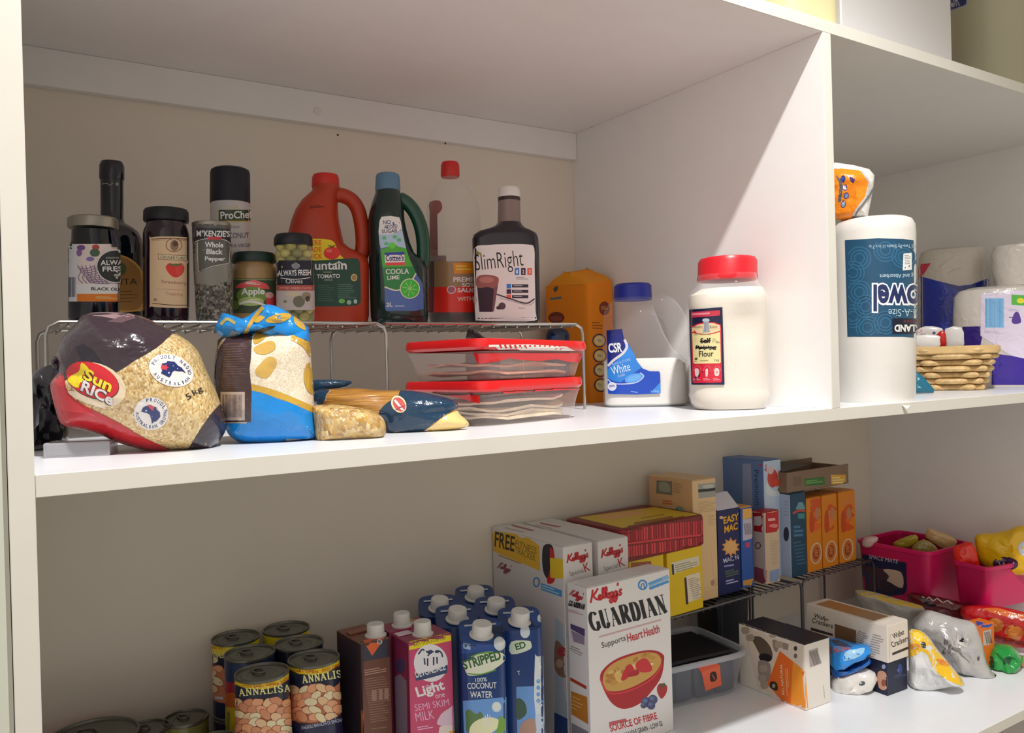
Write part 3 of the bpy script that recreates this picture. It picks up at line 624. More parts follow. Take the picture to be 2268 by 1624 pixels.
wrap_label('back_label', t, mb, A, 'gloss', off=-.001)

# chocolate shake syrup bottle
F, r = F_at(1047, 1196, 620, .972); t = thing('shake_bottle', 'flat dark bottle with a white cap and a large white chocolate shake label', 'bottle', F.p)
PM('choc_bottle', '1c1220', .25, coat=.3); PM('neck_plastic', '8d7b76', .3)
m = MB(); dd = .027
sil(m, F, [(713, 1056, 1188, dd-.004, 5), (707, 1050, 1196, dd, 5), (560, 1047, 1194, dd, 5), (532, 1046, 1192, dd, 5), (522, 1049, 1188, dd, 4.5), (514, 1060, 1176, dd-.002, 4), (508, 1080, 1165, dd-.005, 3), (501, 1096, 1158, .020, 2.4), (494, 1101, 1154, .0165, 2)], zb=ZR)
mb = m; m.build('body', 'choc_bottle', t)
part('neck', F, [(495, 1102, 1153.5), (448, 1103, 1152), (440, 1103, 1152)], 'neck_plastic', t)
part('neck_ring', F, [(446, 1102.5, 1152.5), (434, 1103, 1152)], PM('brown_ring', '3a2a28', .4), t)
part('cap', F, [(438, 1102, 1152.5), (435, 1101.5, 1153), (422, 1102, 1152), (416, 1106, 1148)], 'white_plastic', t)
A = Art(1.55); A.curve([(1050, 552), (1080, 543), (1130, 541), (1170, 542), (1183, 550), (1184, 600), (1186, 690), (1184, 710), (1120, 711.5), (1062, 710), (1053, 700), (1051, 620)], 'd9d4d2', 3)
A.text('SlimRight', (1055, 611), (1161, 600), 47, '15141a', -.008)
for i, (c, w) in enumerate((('2b6fb4', '1'), ('35203c', '2'), ('c85038', '3'))):
    A.rect(1140+14*i, 594, 1150+14*i, 609, c); A.text(w, (1143+14*i, 606), (1147+14*i, 606), 8, 'e4e0e0', .02); A.rect(1122, 629+12*i, 1132, 639+12*i, c); A.rect(1134, 630+12*i, 1170, 637+12*i, '2c2a3a'); A.lines((1138, 632+12*i), (1166, 632+12*i), 4, 1, '9a98a4')
A.lines((1143, 614), (1171, 614), 7, 2, '6a6870', .4); A.ell(1058, 561, 4, 4, '6a6a34'); A.ell(1063, 562, 4, 3, '8a8a4a')
A.poly([(1057, 634), (1100, 634), (1097, 660), (1092, 691), (1062, 691), (1059, 660)], '2a1828'); A.curve([(1055, 632), (1056, 616), (1068, 609), (1090, 610), (1104, 616), (1103, 630), (1098, 640), (1080, 636), (1062, 638)], '85504c'); A.ell(1078, 620, 16, 7, 'a06a64'); A.quad((1094, 638), (1103, 632), (1094, 690), (1090, 690), '6a4850'); A.ell(1112, 678, 8, 8, '4a3a48'); A.ell(1105, 682, 6, 4, '3a2a34'); A.ell(1052, 664, 4, 8, '8a6a74')
A.stroke([(1100, 652), (1130, 662), (1165, 672), (1184, 662)], 3, '3a3440', 5); A.stroke([(1105, 660), (1135, 668), (1170, 676), (1184, 668)], 1, '8a848c', 5); A.lines((1148, 682), (1170, 682), 4, 1, '9a98a0')
wrap_label('label', t, mb, A, 'paper', step=7)

# ---------------------------------------------------------------- middle shelf, left bay: bags and packets in front
T4 = (40, 670, .30864); T5 = (660, 680, .29982); T6 = (1180, 540, .25573); T7 = (1800, 340, .35725); TRI = (110, 780, .17196); TBA = (1990, 520, .22169); TFL = (1510, 660, .15396)
def Zt(t, pts): return [(t[0]+x*t[2], t[1]+y*t[2]) for x, y in pts]
grains('brown_rice', ['b08a4e', 'd8bf8c', 'c4a263', 'e6d3a6', 'a07c44', 'd2b67c'], 620, .3, (1, 1, .6), .35, .7)
grains('white_rice', ['d6c4a6', 'e6dac2', 'ddcdb0', 'eee6d4'], 800, .35, (1, 1, .6), .25, .5)
grains('pasta_bits', ['b98a3a', 'd0ac62', 'a0762c', 'dfc68c', '94682a'], 230, .3, (1, 1.6, .8), .7, .6)
PM('black_film', '16151c', .2, coat=.5, bump=.5, noise_scale=35)

F = Fr((.118, .795, ZM)); t = thing('rice_bag', 'big clear bag of brown rice with red and dark bands, slumped against the rack', 'bag', F.p)
O = Zt(T4, [(235, 590), (262, 540), (296, 500), (285, 445), (278, 400), (290, 340), (330, 240), (420, 150), (475, 88), (600, 74), (800, 80), (950, 128), (1092, 202), (1200, 262), (1290, 345), (1350, 480), (1420, 630), (1456, 735), (1497, 850), (1482, 930), (1420, 1030), (1385, 1072), (1200, 1088), (1000, 1076), (860, 1046), (700, 996), (600, 950), (450, 908), (320, 880), (278, 790), (245, 660)])
m = MB(); pillow(m, F, O, .052, .026, nsub=3, rings=12, amp=.004, freq=26, centre=Zt(T4, [(870, 600)])[0], zmin=ZM+.0005); mb = m
A = Art(1.05, T4); DK = '352830'
A.curve([(200, 520), (270, 380), (320, 230), (420, 140), (475, 80), (620, 60), (820, 65), (970, 120), (1110, 200), (1060, 268), (980, 335), (850, 410), (760, 470), (690, 503), (600, 478), (520, 445), (455, 425), (440, 480), (360, 540), (330, 600), (380, 680), (330, 660), (300, 560)], DK, 3)
A.poly([(520, 78), (600, 72), (790, 78), (840, 100), (760, 130), (690, 120), (600, 104), (540, 100)], '93787c'); A.poly([(640, 140), (740, 150), (850, 115), (800, 92), (720, 110)], '5d464c')  # light reflected off the dark film, painted in as paler patches
A.poly([(412, 318), (460, 425), (620, 470), (600, 420), (540, 340), (480, 300)], '1c1822'); A.poly([(250, 400), (300, 390), (322, 430), (260, 450)], '7a5a60')  # dark fold first: the shade of the crease is put into the colour
A.curve([(225, 590), (300, 508), (330, 530), (345, 600), (372, 660), (470, 735), (700, 850), (900, 968), (1130, 1078), (1050, 1100), (860, 1062), (700, 1010), (600, 960), (450, 918), (310, 895), (265, 790), (232, 660)], 'b01c26', 3)
A.curve([(232, 600), (300, 515), (322, 560), (360, 665), (450, 745), (560, 815), (440, 790), (310, 770), (262, 700)], 'c3303a', 3)
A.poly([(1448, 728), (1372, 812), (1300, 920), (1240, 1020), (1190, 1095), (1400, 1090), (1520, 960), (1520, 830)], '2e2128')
A.ell(575, 590, 210, 145, 'd9c6a8', .45); A.curve([(360, 640), (420, 690), (560, 745), (640, 760), (540, 700), (420, 640)], 'd8c8b0', 3)
A.t = TRI; A.ell(560, 370, 355, 218, '241a22', .40); A.ell(556, 362, 352, 214, 'c8202c', .40)
A.curve([(240, 365), (300, 300), (390, 240), (410, 150), (450, 150), (510, 220), (500, 270), (430, 300), (480, 370), (400, 400), (380, 455), (310, 440)], 'e2cc20', 3)
up = V((.33, -.94))
A.text('Sun', (418, 352), (770, 532), 150, '3a1a20', .05, up); A.text('Sun', (432, 345), (780, 522), 150, 'e6cf2a', .03, up); A.text('RICe', (390, 500), (790, 700), 140, '3a3038', .05, up); A.text('RICe', (402, 492), (800, 690), 138, 'd6d0cc', .03, up)
for (x, y, rx, ry, rot, t0, t1) in ((1562, 240, 295, 200, .33, 0, 1), (1308, 790, 222, 212, .2, 1, 0)):
    A.ell(x, y, rx, ry, 'd5cfca', rot); A.ell(x, y, rx*.94, ry*.94, 'dcd8d4', rot)
    A.arc_text('PROUDLY', x, y, rx*.76, ry*.72, 185 if t0 == 0 else 245, 265 if t0 == 0 else 335, 44, 34, '3c4468', rot); A.arc_text('AUSTRALIAN GROWN', x, y, rx*.90, ry*.90, 170 if t0 else 135, -15 if t0 else -70, 44, 32, '3c4468', rot)
A.poly([(1430, 195), (1445, 150), (1500, 140), (1510, 118), (1560, 125), (1600, 125), (1650, 180), (1690, 200), (1725, 245), (1745, 275), (1700, 250), (1650, 250), (1600, 240), (1575, 260), (1560, 300), (1535, 330), (1500, 310), (1430, 275), (1445, 235)], '232e66')
A.poly([(1430, 195), (1450, 165), (1480, 180), (1500, 150), (1505, 190), (1535, 205), (1500, 215), (1505, 240), (1470, 225), (1440, 230)], 'c8404a'); A.ell(1530, 270, 12, 12, 'b8bcd8'); A.ell(1585, 180, 6, 6, 'b8bcd8'); A.ell(1640, 215, 6, 6, 'b8bcd8')
A.poly([(1180, 760), (1205, 710), (1240, 690), (1280, 690), (1340, 700), (1370, 705), (1380, 740), (1420, 770), (1425, 830), (1390, 870), (1370, 890), (1345, 890), (1320, 920), (1310, 860), (1290, 800), (1250, 780), (1225, 775)], '232e66')
A.poly([(1260, 685), (1300, 680), (1350, 705), (1335, 730), (1345, 755), (1310, 735), (1290, 715)], 'c8404a'); A.ell(1245, 750, 12, 12, 'b8bcd8'); A.ell(1320, 820, 6, 6, 'b8bcd8')
A.text('5', (1778, 622), (1830, 592), 80, '2a2422', .005); A.text('kg', (1868, 582), (1985, 515), 98, '2a2422', .005)
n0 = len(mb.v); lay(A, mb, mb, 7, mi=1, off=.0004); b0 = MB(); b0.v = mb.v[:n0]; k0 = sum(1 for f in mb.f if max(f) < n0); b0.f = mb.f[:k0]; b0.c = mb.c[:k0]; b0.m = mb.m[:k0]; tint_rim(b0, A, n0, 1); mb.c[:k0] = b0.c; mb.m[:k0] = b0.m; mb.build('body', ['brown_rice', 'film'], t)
F0 = Fr((.112, .80, ZM)); m = MB(); pillow(m, F0, Zt(T4, [(240, 400), (290, 380), (330, 430), (320, 490), (260, 480), (235, 440)]), .012, .012, C('2a2028', 1.1), 0, 2, 6, amp=.006, freq=70); m.build('gathered_neck', 'film', t)

F = Fr((.06, .875, ZM))
m = MB(); pillow(m, F, Zt(T4, [(97, 640), (104, 520), (170, 470), (280, 445), (330, 520), (345, 700), (360, 900), (350, 1050), (230, 1068), (120, 1075), (98, 1060)]), .018, .03, nsub=3, rings=8, amp=.018, freq=60, zmin=ZM+.0005)
tag(m.build('black_bag', 'black_film', org=F.p), 'crumpled glossy black bag in the left corner behind the rice bag', 'bag')

# flat clear plastic box under the rice bag
PM('grey_clear', '8f8f94', .2); clear('clear_plastic', 'c8c8cc', .3, .15)
P0 = on_z(96, 1016, ZM); P1 = on_z(243, 1009, ZM); rz = atan2(P1.y-P0.y, P1.x-P0.x); M = Matrix.Translation(P0) @ Matrix.Rotation(rz, 4, 'Z'); w = (P1-P0).length
t = thing('plastic_box', 'low grey see-through plastic box lying in front of the rice bag', 'box', P0)
m = MB(); m.box(M, 0, w, 0, .0012, 0, .0125); m.box(M, 0, w, .028, .0292, 0, .0125); m.box(M, 0, .0012, .0012, .028, 0, .0125); m.box(M, w-.0012, w, .0012, .028, 0, .0125); m.box(M, 0, w, 0, .0292, 0, .001); m.build('walls', 'clear_plastic', t)
MB().box(M, .0015, w-.0015, .0015, .0275, .0012, .0115).build('filling', 'grey_clear', t)

# blue flour-type bag tied at the top
F = Fr((.232, .797, ZM)); t = thing('basmati_bag', 'upright blue and gold bag of white rice folded over at the top', 'bag', F.p)
O = Zt(T4, [(1448, 250), (1560, 215), (1700, 190), (1850, 185), (2060, 160), (2092, 260), (2104, 420), (2116, 600), (2128, 760), (2148, 900), (2138, 985), (2000, 1012), (1800, 1030), (1640, 1016), (1535, 970), (1490, 905), (1440, 800), (1412, 650), (1408, 480), (1425, 340)])
m = MB(); pillow(m, F, O, .040, .035, nsub=3, rings=11, amp=.004, freq=24, centre=Zt(T4, [(1800, 600)])[0], zmin=ZM+.0005, p=3.2, q=.5); mb = m
BL = '0a83d0'; GO = 'c39b3a'; A = Art(1.0, T4)
A.curve([(1640, 628), (1700, 632), (1900, 705), (2160, 790), (2180, 1010), (1980, 1040), (1780, 1050), (1620, 1030), (1480, 980), (1470, 880), (1560, 866), (1660, 850)], BL, 3)
A.stroke([(1665, 606), (1800, 640), (1960, 700), (2160, 790)], 44, GO, 4); A.curve([(1740, 440), (1800, 390), (1852, 410), (1850, 460), (1800, 530), (1760, 545), (1700, 500)], 'c9a352', 3); A.curve([(1690, 330), (1760, 290), (1830, 280), (1850, 330), (1790, 370), (1720, 370)], 'c9a352', 3); A.curve([(2060, 470), (2120, 490), (2130, 650), (2080, 640), (2050, 560)], GO, 3)
A.stroke([(1960, 250), (2050, 300), (2110, 380)], 40, GO, 4); A.poly([(1640, 300), (1700, 215), (1800, 230), (1960, 230), (2090, 280), (2130, 130), (1640, 130)], BL); A.curve([(1690, 250), (1740, 205), (1800, 215), (1760, 270), (1700, 300)], GO, 3)
A.poly([(1436, 270), (1480, 250), (1680, 226), (1672, 400), (1662, 480), (1676, 620), (1672, 858), (1500, 860), (1440, 700), (1424, 470)], '3a2527'); A.stroke([(1405, 560), (1412, 450), (1440, 330), (1500, 240)], 16, '9a8468', 4)
A.lines((1470, 300), (1650, 296), 230, 13, '5f4444', .3); A.lines((1450, 530), (1655, 530), 95, 6, '4f3838', .3, 4); A.rect(1456, 642, 1628, 846, 'b8a69a'); A.barcode((1470, 660), (1610, 660), 165, '6d5c58', 26); 
n0 = len(mb.v); lay(A, mb, mb, 6, mi=1, off=.0004); b0 = MB(); b0.v = mb.v[:n0]; k0 = sum(1 for f in mb.f if max(f) < n0); b0.f = mb.f[:k0]; b0.c = mb.c[:k0]; b0.m = mb.m[:k0]; tint_rim(b0, A, n0, 1); mb.c[:k0] = b0.c; mb.m[:k0] = b0.m; mb.build('body', ['white_rice', 'film'], t)
FB = Fr((.236, .785, ZM)); m = MB()
pillow(m, FB, Zt(T4, [(1408, 190), (1436, 130), (1470, 75), (1540, 105), (1620, 112), (1700, 62), (1780, 14), (1880, 36), (1965, 88), (2045, 150), (2085, 205), (2086, 300), (1980, 262), (1850, 262), (1750, 235), (1680, 222), (1600, 240), (1510, 262), (1450, 240)]), .022, .028, C(BL), 0, 3, 8, amp=.009, freq=48)
A = Art(1.0, T4); A.curve([(1780, 120), (1850, 85), (1940, 80), (1955, 110), (1880, 145), (1790, 145)], GO, 3); A.curve([(1690, 130), (1740, 92), (1770, 110), (1720, 145)], GO, 3); A.stroke([(1620, 240), (1690, 120), (1760, 35)], 26, GO, 4); A.stroke([(1455, 160), (1500, 120), (1560, 150)], 22, 'a89a58', 4); A.curve([(1980, 95), (2040, 140), (2060, 200), (1990, 160)], GO, 3); A.poly([(1660, 215), (1790, 175), (1850, 165), (1830, 185), (1740, 222)], '2a2a20'); A.poly([(1490, 250), (1540, 200), (1600, 215), (1560, 255)], '7a8a9a')
lay(A, m, m, 6, off=.0004); m.build('folded_top', 'film', t)['label'] = 'bright blue and gold twisted top'

# pasta packets
PM('navy_film', '123047', .2, coat=.4); navy = '14334b'
F = Fr((.345, .805, ZM), -6); t = thing('spaghetti_packet', 'navy packet of spaghetti lying across, its clear end towards the shelf edge', 'packet', F.p)
O = Zt(T5, [(120, 640), (200, 610), (400, 600), (600, 615), (830, 620), (1000, 650), (1168, 698), (1180, 780), (1250, 845), (1242, 885), (1050, 930), (900, 950), (720, 976), (660, 930), (600, 830), (400, 790), (200, 760), (115, 710)])
m = MB(); pillow(m, F, O, .024, .02, nsub=3, rings=8, amp=.003, freq=40, zmin=ZM+.0005, centre=Zt(T5, [(720, 770)])[0]); mb = m; grains('spaghetti', ['a3702c', 'c08c40', '8f5f24', 'b17c34'], 260, .3, (.15, .15, 2.2), .4, .5); 
A = Art(1.15, T5); A.poly([(100, 600), (240, 600), (190, 700), (170, 740), (100, 720)], navy)
A.curve([(700, 680), (830, 615), (1000, 640), (1180, 690), (1172, 745), (1100, 790), (1000, 860), (900, 945), (720, 990), (660, 950), (620, 850), (600, 770)], navy, 3)
A.curve([(880, 960), (1000, 868), (1100, 800), (1190, 770), (1270, 850), (1240, 900), (1050, 945)], 'd8bd7c', 3)
A.ell(745, 720, 52, 66, 'd8c8a0', -.6); A.ell(748, 722, 40, 58, 'b84a4a', -.6); A.stroke([(715, 690), (780, 770)], 16, 'e8d8d0'); A.stroke([(700, 770), (820, 720), (960, 700), (1100, 720)], 3, '2c5470', 4); A.stroke([(680, 870), (800, 790), (960, 750)], 2, '2c5470', 4)
A.stroke([(205, 700), (215, 650), (250, 618)], 10, '9a7a5a', 3)
n0 = len(mb.v); lay(A, mb, mb, 6, mi=1, off=.0004); b0 = MB(); b0.v = mb.v[:n0]; k0 = sum(1 for f in mb.f if max(f) < n0); b0.f = mb.f[:k0]; b0.c = mb.c[:k0]; b0.m = mb.m[:k0]; tint_rim(b0, A, n0, 1); mb.c[:k0] = b0.c; mb.m[:k0] = b0.m; mb.build('body', ['spaghetti', 'film'], t)
Ff = Fr((.288, .865, ZM), -6); m = MB(); pillow(m, Ff, Zt(T5, [(95, 545), (200, 538), (395, 548), (360, 590), (240, 615), (110, 640), (95, 600)]), .006, .004, C(navy, 1.1), 0, 2, 5, amp=.003, freq=60); m.build('end_flap', 'film', t)

F = Fr((.293, .757, ZM)); t = thing('pasta_packet', 'small clear packet of pasta shapes beside the blue rice bag', 'packet', F.p)
O = Zt(T5, [(112, 740), (200, 722), (320, 724), (450, 745), (560, 772), (635, 832), (650, 920), (606, 972), (400, 992), (200, 1008), (140, 990), (118, 860)])
m = MB(); pillow(m, F, O, .02, .022, nsub=3, rings=8, amp=.004, freq=45, zmin=ZM+.0005); mb = m; m.build('pasta', 'pasta_bits', t)
m = MB(); pillow(m, F, O, .022, .024, nsub=3, rings=8, amp=.007, freq=60, zmin=ZM+.0003); m.build('wrapper', clear('crinkle_film', 'e8e6e0', .05, .05, 1.0), t)

# two red-rimmed clear trays, stacked
clear('tray_plastic', 'ecdcd6', .16, .1, .35); PM('red_film', 'd3161c', .22, coat=.3, bump=.15, noise_scale=30)
PM('flat_bread', 'e6d6b8', .7, noise_amt=.18, noise_scale=60); PM('meat_slices', 'd8a48c', .55, noise_amt=.2, noise_scale=50)
def tray(label, C0, rz, w, d, zb, h, cmat, n, seed, droop, skirt=None):
    M = Matrix.Translation((C0[0], C0[1], zb)) @ Matrix.Rotation(rz, 4, 'Z'); t = thing('food_tray', label, 'tray', M.translation)
    rnd = random.Random(seed)
    def ring(s, z, dz=0): return [M @ V((w/2+q.x, d/2+q.y, z+dz*(q.x/w))) for q in se(0, 0, 0, w/2*s, d/2*s, 9, 56)]
    m = MB(); m.loft([ring(.86, .0006), ring(.87, .002), ring(.93, h*.5), ring(.97, h-.012)], cap1=False); tb = m; m.build('tub', 'tray_plastic', t)
    m = MB(); m.loft([ring(.97, h-.012, droop), ring(1.0, h-.009, droop), ring(1.0, h-.004, droop), ring(.985, h, droop), ring(.94, h+.0006, droop)], cap0=False); mb = m
    m.build('film_lid', 'red_film', t)['label'] = 'red film lid and rim'
    for i in range(n):
        z0 = .003+i*(h-.024)/n; mm = MB()
        rr = [[M @ V((w/2+q.x, d/2+q.y, z+.0022*sin(q.x*70+i)+.0016*sin(q.y*90+i*2))) for q in se(0, 0, 0, w*.40, d*.40, 6, 40)] for z in (z0+.002, z0+.0045)]
        mm.loft(rr); mm.build('slice', cmat, t)
    if skirt:
        o = MB(); lay(skirt, tb, o, 7, off=.0012); o.build('film_skirt', 'red_film', t)
    return t, mb, M
t1, mb1, M1 = tray('lower red-rimmed clear tray of flat breads on the shelf', (.448, .757), radians(12), .176, .15, ZM, .050, 'flat_bread', 4, 1, 0, Art(1, T5).poly([(690, 580), (900, 590), (1345, 620), (1345, 712), (1180, 668), (980, 630), (830, 610), (690, 605)], 'c01018').poly([(1345, 620), (2115, 585), (2115, 606), (1760, 622), (1345, 650)], 'c01018'))
t2, mb2, M2 = tray('upper red-lidded clear tray of slices stacked on another tray', (.446, .755), radians(11), .182, .15, ZM+.0510, .044, 'meat_slices', 2, 2, -.004, Art(1, T5).poly([(1300, 340), (2150, 340), (2140, 412), (1990, 404), (1900, 384), (1780, 398), (1650, 392), (1560, 378), (1470, 400), (1330, 420)], 'c01018'))
A = Art(1.0); A.poly([(1082, 764), (1170, 763), (1254, 768), (1274, 777), (1180, 775.5), (1083, 775)], 'e3dbd4')
for i, x in enumerate(range(1106, 1245, 11)): A.stroke([(x, 763.5+(x-1106)*.02), (x+4, 771+(x-1106)*.02)], 4.5, 'c8242a')
o = MB(); lay(A, mb2, o, 0, off=.0006); o.build('lid_print', 'gloss', t2)['label'] = 'white strip with red letters on the lid'

# things under and behind the rack
F = Fr((.60, 1.03, ZM)); m = MB(); pillow(m, F, [(1036, 728), (1052, 732), (1075, 748), (1100, 764), (1108, 790), (1100, 880), (1060, 884), (1038, 860), (1030, 780)], .012, .012, C('5a4a52', 1.2), 0, 2, 6, amp=.006, freq=60, zmin=ZM+.0004)
lay(Art(1.5).poly([(1040, 745), (1066, 748), (1080, 762), (1050, 764)], '26222c').stroke([(1044, 730), (1085, 752)], 5, 'b0a8a8').stroke([(1034, 748), (1080, 762)], 4, '8a7a78'), m, m, 6)
tag(m.build('snack_packet', 'film', org=F.p), 'small dark crinkled packet poking up behind the upper tray', 'packet')
F = Fr((.755, 1.06, ZM)); m = MB(); pillow(m, F, [(1214, 728), (1240, 726), (1258, 733), (1262, 752), (1262, 800), (1262, 868), (1232, 872), (1206, 866), (1205, 800), (1207, 758)], .014, .014, C('12203c', 1.3), 0, 2, 6, amp=.005, freq=60, zmin=ZM+.0004)
lay(Art(1.5).poly([(1222, 745), (1240, 742), (1242, 768), (1218, 770)], '1d3a6a'), m, m, 6)
tag(m.build('navy_packet', 'film', org=F.p), 'navy blue packet between the trays and the orange bag', 'packet')

# orange paper bag in the corner
C0 = V((.834, 1.062, ZM)); rz = radians(13); M = Matrix.Translation(C0) @ Matrix.Rotation(rz, 4, 'Z')
w, d = .069, .098; t = thing('orange_bag', 'orange paper bag with round navy emblems standing in the corner by the divider', 'bag', C0)
h = z_px(1292, 612, C0.x, C0.y)-ZM
def brect(s, z, f=0): return [M @ V((w/2+q.x*s, d/2+q.y*s*(1-f), z+(.010*q.x/w+.004*sin(q.y*60) if z > .05 else 0))) for q in se(0, 0, 0, w/2, d/2, 12, 48)]
m = MB(); m.loft([brect(.97, 0), brect(1, .003), brect(1.0, h*.3), brect(1.01, h*.7), brect(1.0, h-.006)], C('f08a08')); 
A = Art(1.25, T6); A.ell(205, 640, 70, 50, '6a2c1c'); A.ell(205, 650, 55, 24, '8a4030'); A.ell(620, 560, 46, 60, '7a3420'); A.lines((590, 545), (650, 540), 34, 2, 'c08050', .5); A.curve([(180, 385), (215, 365), (215, 400), (190, 420)], '4a4a3a', 3); A.stroke([(150, 480), (248, 466)], 20, '5a6a70'); A.lines((512, 680), (610, 682), 70, 3, '8a4a18', .35)
for x, y in ((575, 840), (580, 970), (585, 1095), (590, 1225)): A.ell(x, y, 60, 60, '2a2a4e'); A.ell(x, y, 49, 49, 'e0a040'); A.ell(x, y, 40, 40, 'd8c890'); A.lines((560, y-14), (600, y-14), 30, 3, '8a7a5a')
lay(A, m, m, 8); m.build('body', 'matte', t)
m = MB(); m.loft([brect(1.0, h-.007), brect(.93, h+.004, .25), brect(.90, h+.012, .75), brect(.90, h+.015, .8)], C('f59a18'), cap0=False); m.build('folded_top', 'matte', t)

# sugar jug
F = Fr((.833, .927, ZM)); t = thing('sugar_jug', 'clear plastic sugar jug with a blue cap, part full of white sugar', 'jug', F.p)
PM('sugar', 'e6e2dc', .8, bump=.2, noise_scale=300); PM('blue_cap', '22309a', .4); clear('jug_plastic', 'dcdcde', .05, .08, .3)
D5 = .040
rows = [(901, 1348, 1512, D5-.006, 5), (894, 1338, 1524, D5, 5), (840, 1336, 1523, D5, 5), (800, 1335.5, 1520, D5, 5), (790, 1335.5, 1508, D5, 4.5), (775, 1335.5, 1490, D5-.002, 4.2), (745, 1335.5, 1472, D5-.004, 4), (715, 1336, 1460, D5-.006, 3.6), (690, 1338, 1450, D5-.010, 3), (674, 1347, 1446, D5-.018, 2.5), (665, 1358, 1444, .030, 2.1), (658, 1361, 1443, .0275, 2)]
m = MB(); sil(m, F, rows, zb=ZM+.0003); mb = m; m.build('jug_body', 'jug_plastic', t)
m = MB(); P = [F.at(u, v) for u, v in [(1444, 674), (1466, 676), (1484, 690), (1496, 712), (1504, 742), (1508, 772), (1506, 798)]]; m.tube(smooth_path(P, 5), .0150, 14, squash=1.1); m.build('handle', 'jug_plastic', t)
m = MB(); sil(m, F, [(898, 1350, 1510, D5-.008, 5), (892, 1341, 1521, D5-.003, 5), (838, 1339, 1520, D5-.003, 5), (806, 1338.5, 1517, D5-.003, 5), (798, 1338.5, 1505, D5-.004, 4.5), (794, 1342, 1492, D5-.010, 4)], zb=ZM+.0015); m.build('sugar', 'sugar', t)['label'] = 'white sugar inside'
part('cap', F, [(666, 1361, 1443), (661, 1359.5, 1444), (634, 1360, 1443), (629, 1365, 1438)], 'blue_cap', t)
A = Art(1.0, T6)
A.poly([(640, 752), (773, 738), (790, 820), (830, 870), (870, 940), (905, 1020), (950, 1080), (1010, 1104), (1095, 1106), (1104, 1130), (1108, 1296), (900, 1306), (660, 1302), (652, 1290)], '1c49b4')
A.poly([(640, 752), (773, 738), (786, 800), (800, 900), (740, 990), (654, 1040)], '15206e'); A.poly([(800, 835), (870, 940), (905, 1020), (940, 1075), (860, 1130), (760, 1200), (700, 1190), (652, 1165), (652, 1085), (740, 1000), (810, 920)], '2f7fd0')
A.stroke([(795, 830), (815, 890), (780, 950), (700, 1010), (652, 1060)], 22, 'c9c6d0', 5); A.stroke([(650, 1175), (700, 1210), (800, 1215), (900, 1200), (960, 1150), (930, 1118)], 9, 'c4c8de', 5)
A.ell(875, 1165, 80, 38, '5a9ade', -.3); A.ell(880, 1165, 60, 24, '6aa6e4', -.3); A.poly([(1020, 1290), (1105, 1200), (1108, 1296)], '3f8ad8')
A.text('CSR', (660, 948), (776, 938), 84, 'dcdce4', .03); A.lines((664, 866), (770, 852), 8, 1, '8a94c8'); A.text('PURE & STORE', (690, 1058), (850, 1010), 22, '9cc0ea'); A.text('White', (692, 1140), (850, 1096), 74, 'dfe4ee', -.005); A.text('SUGAR', (740, 1158), (800, 1142), 20, 'b4cdee')
A.ell(688, 1236, 38, 38, 'd8dae6'); A.text('99%', (664, 1246), (714, 1240), 20, '2a3a8a', .01); A.lines((850, 1276), (940, 1290), 14, 1, '9ab0e0'); A.text('1.75kg', (1024, 1292), (1094, 1290), 22, 'aac8f0')
wrap_label('label', t, mb, A, 'gloss', step=7)

# flour jar
F = Fr((.847, .778, ZM)); t = thing('flour_jar', 'tall clear jar of flour with a red screw lid beside the divider', 'jar', F.p)
PM('flour', 'dcd4c6', .85, bump=.15, noise_scale=200); PM('red_lid', 'd01c2a', .35); clear('jar_plastic', 'e6e4e2', .025, .08)
rows = [(909, 1552, 1686), (903, 1538, 1696), (890, 1529, 1702), (872, 1525, 1706), (866, 1526, 1704), (858, 1526, 1704), (840, 1525.5, 1703.5), (800, 1525, 1703), (760, 1524, 1703), (720, 1523.5, 1703), (700, 1523, 1702.5), (678, 1522.5, 1702), (666, 1522, 1701), (655, 1524, 1698), (643, 1533, 1690), (632, 1542, 1681), (622, 1545, 1677), (610, 1546, 1676)]
def dent(m, u, v, r, dep):
    c = F.at(u, v, -.05)
    for q in m.v:
        g = (q-c).length
        if g < r: q += F.n*(dep*(1-(g/r)**2)**2)
m = MB(); sil(m, F, rows, n=2.7, k=72, zb=ZM+.0003); dent(m, 1652, 722, .034, .007); mb = m; m.build('jar_body', 'jar_plastic', t)
m = MB(); sil(m, F, [(r[0]-(2 if i == 0 else 0), r[1]+3, r[2]-3) for i, r in enumerate(rows[:14])]+[(641, 1550, 1690), (638, 1590, 1672)], n=2.7, k=72, zb=ZM+.003); dent(m, 1652, 722, .036, .009); m.build('flour', 'flour', t)['label'] = 'white flour inside'
m = MB(); rr = [(622, 1544, 1678), (617, 1543.5, 1679), (612, 1544, 1678.5), (609, 1545, 1678), (580, 1545.5, 1677.5), (573, 1550, 1673), (571, 1558, 1665)]; sil(m, F, rr, k=72)
for i, q in enumerate(m.v):
    if i % 2 and 72*3 <= i < 72*5: q += (q-V((F.p.x, F.p.y, q.z)))*-.012
m.build('lid', 'red_lid', t)
A = Art(1.0, TFL)
A.poly([(108, 170), (584, 132), (600, 700), (616, 1250), (142, 1250), (122, 700)], '171a3c')
A.poly([(134, 216), (150, 204), (540, 178), (550, 190), (551, 242), (540, 254), (150, 284), (136, 274)], 'c03048'); A.lines((150, 226), (535, 200), 34, 1, 'd88a98', .7)
A.poly([(138, 415), (230, 370), (345, 345), (470, 350), (560, 385), (568, 480), (575, 945), (580, 1195), (560, 1218), (178, 1226), (158, 1205)], 'cc2238'); A.poly([(150, 430), (240, 385), (350, 362), (460, 364), (548, 395), (556, 470), (470, 500), (350, 520), (240, 510), (154, 488)], 'd9c69a'); A.poly([(154, 505), (240, 525), (350, 534), (470, 515), (552, 488), (562, 925), (550, 940), (190, 948), (170, 930)], 'ddd49a')
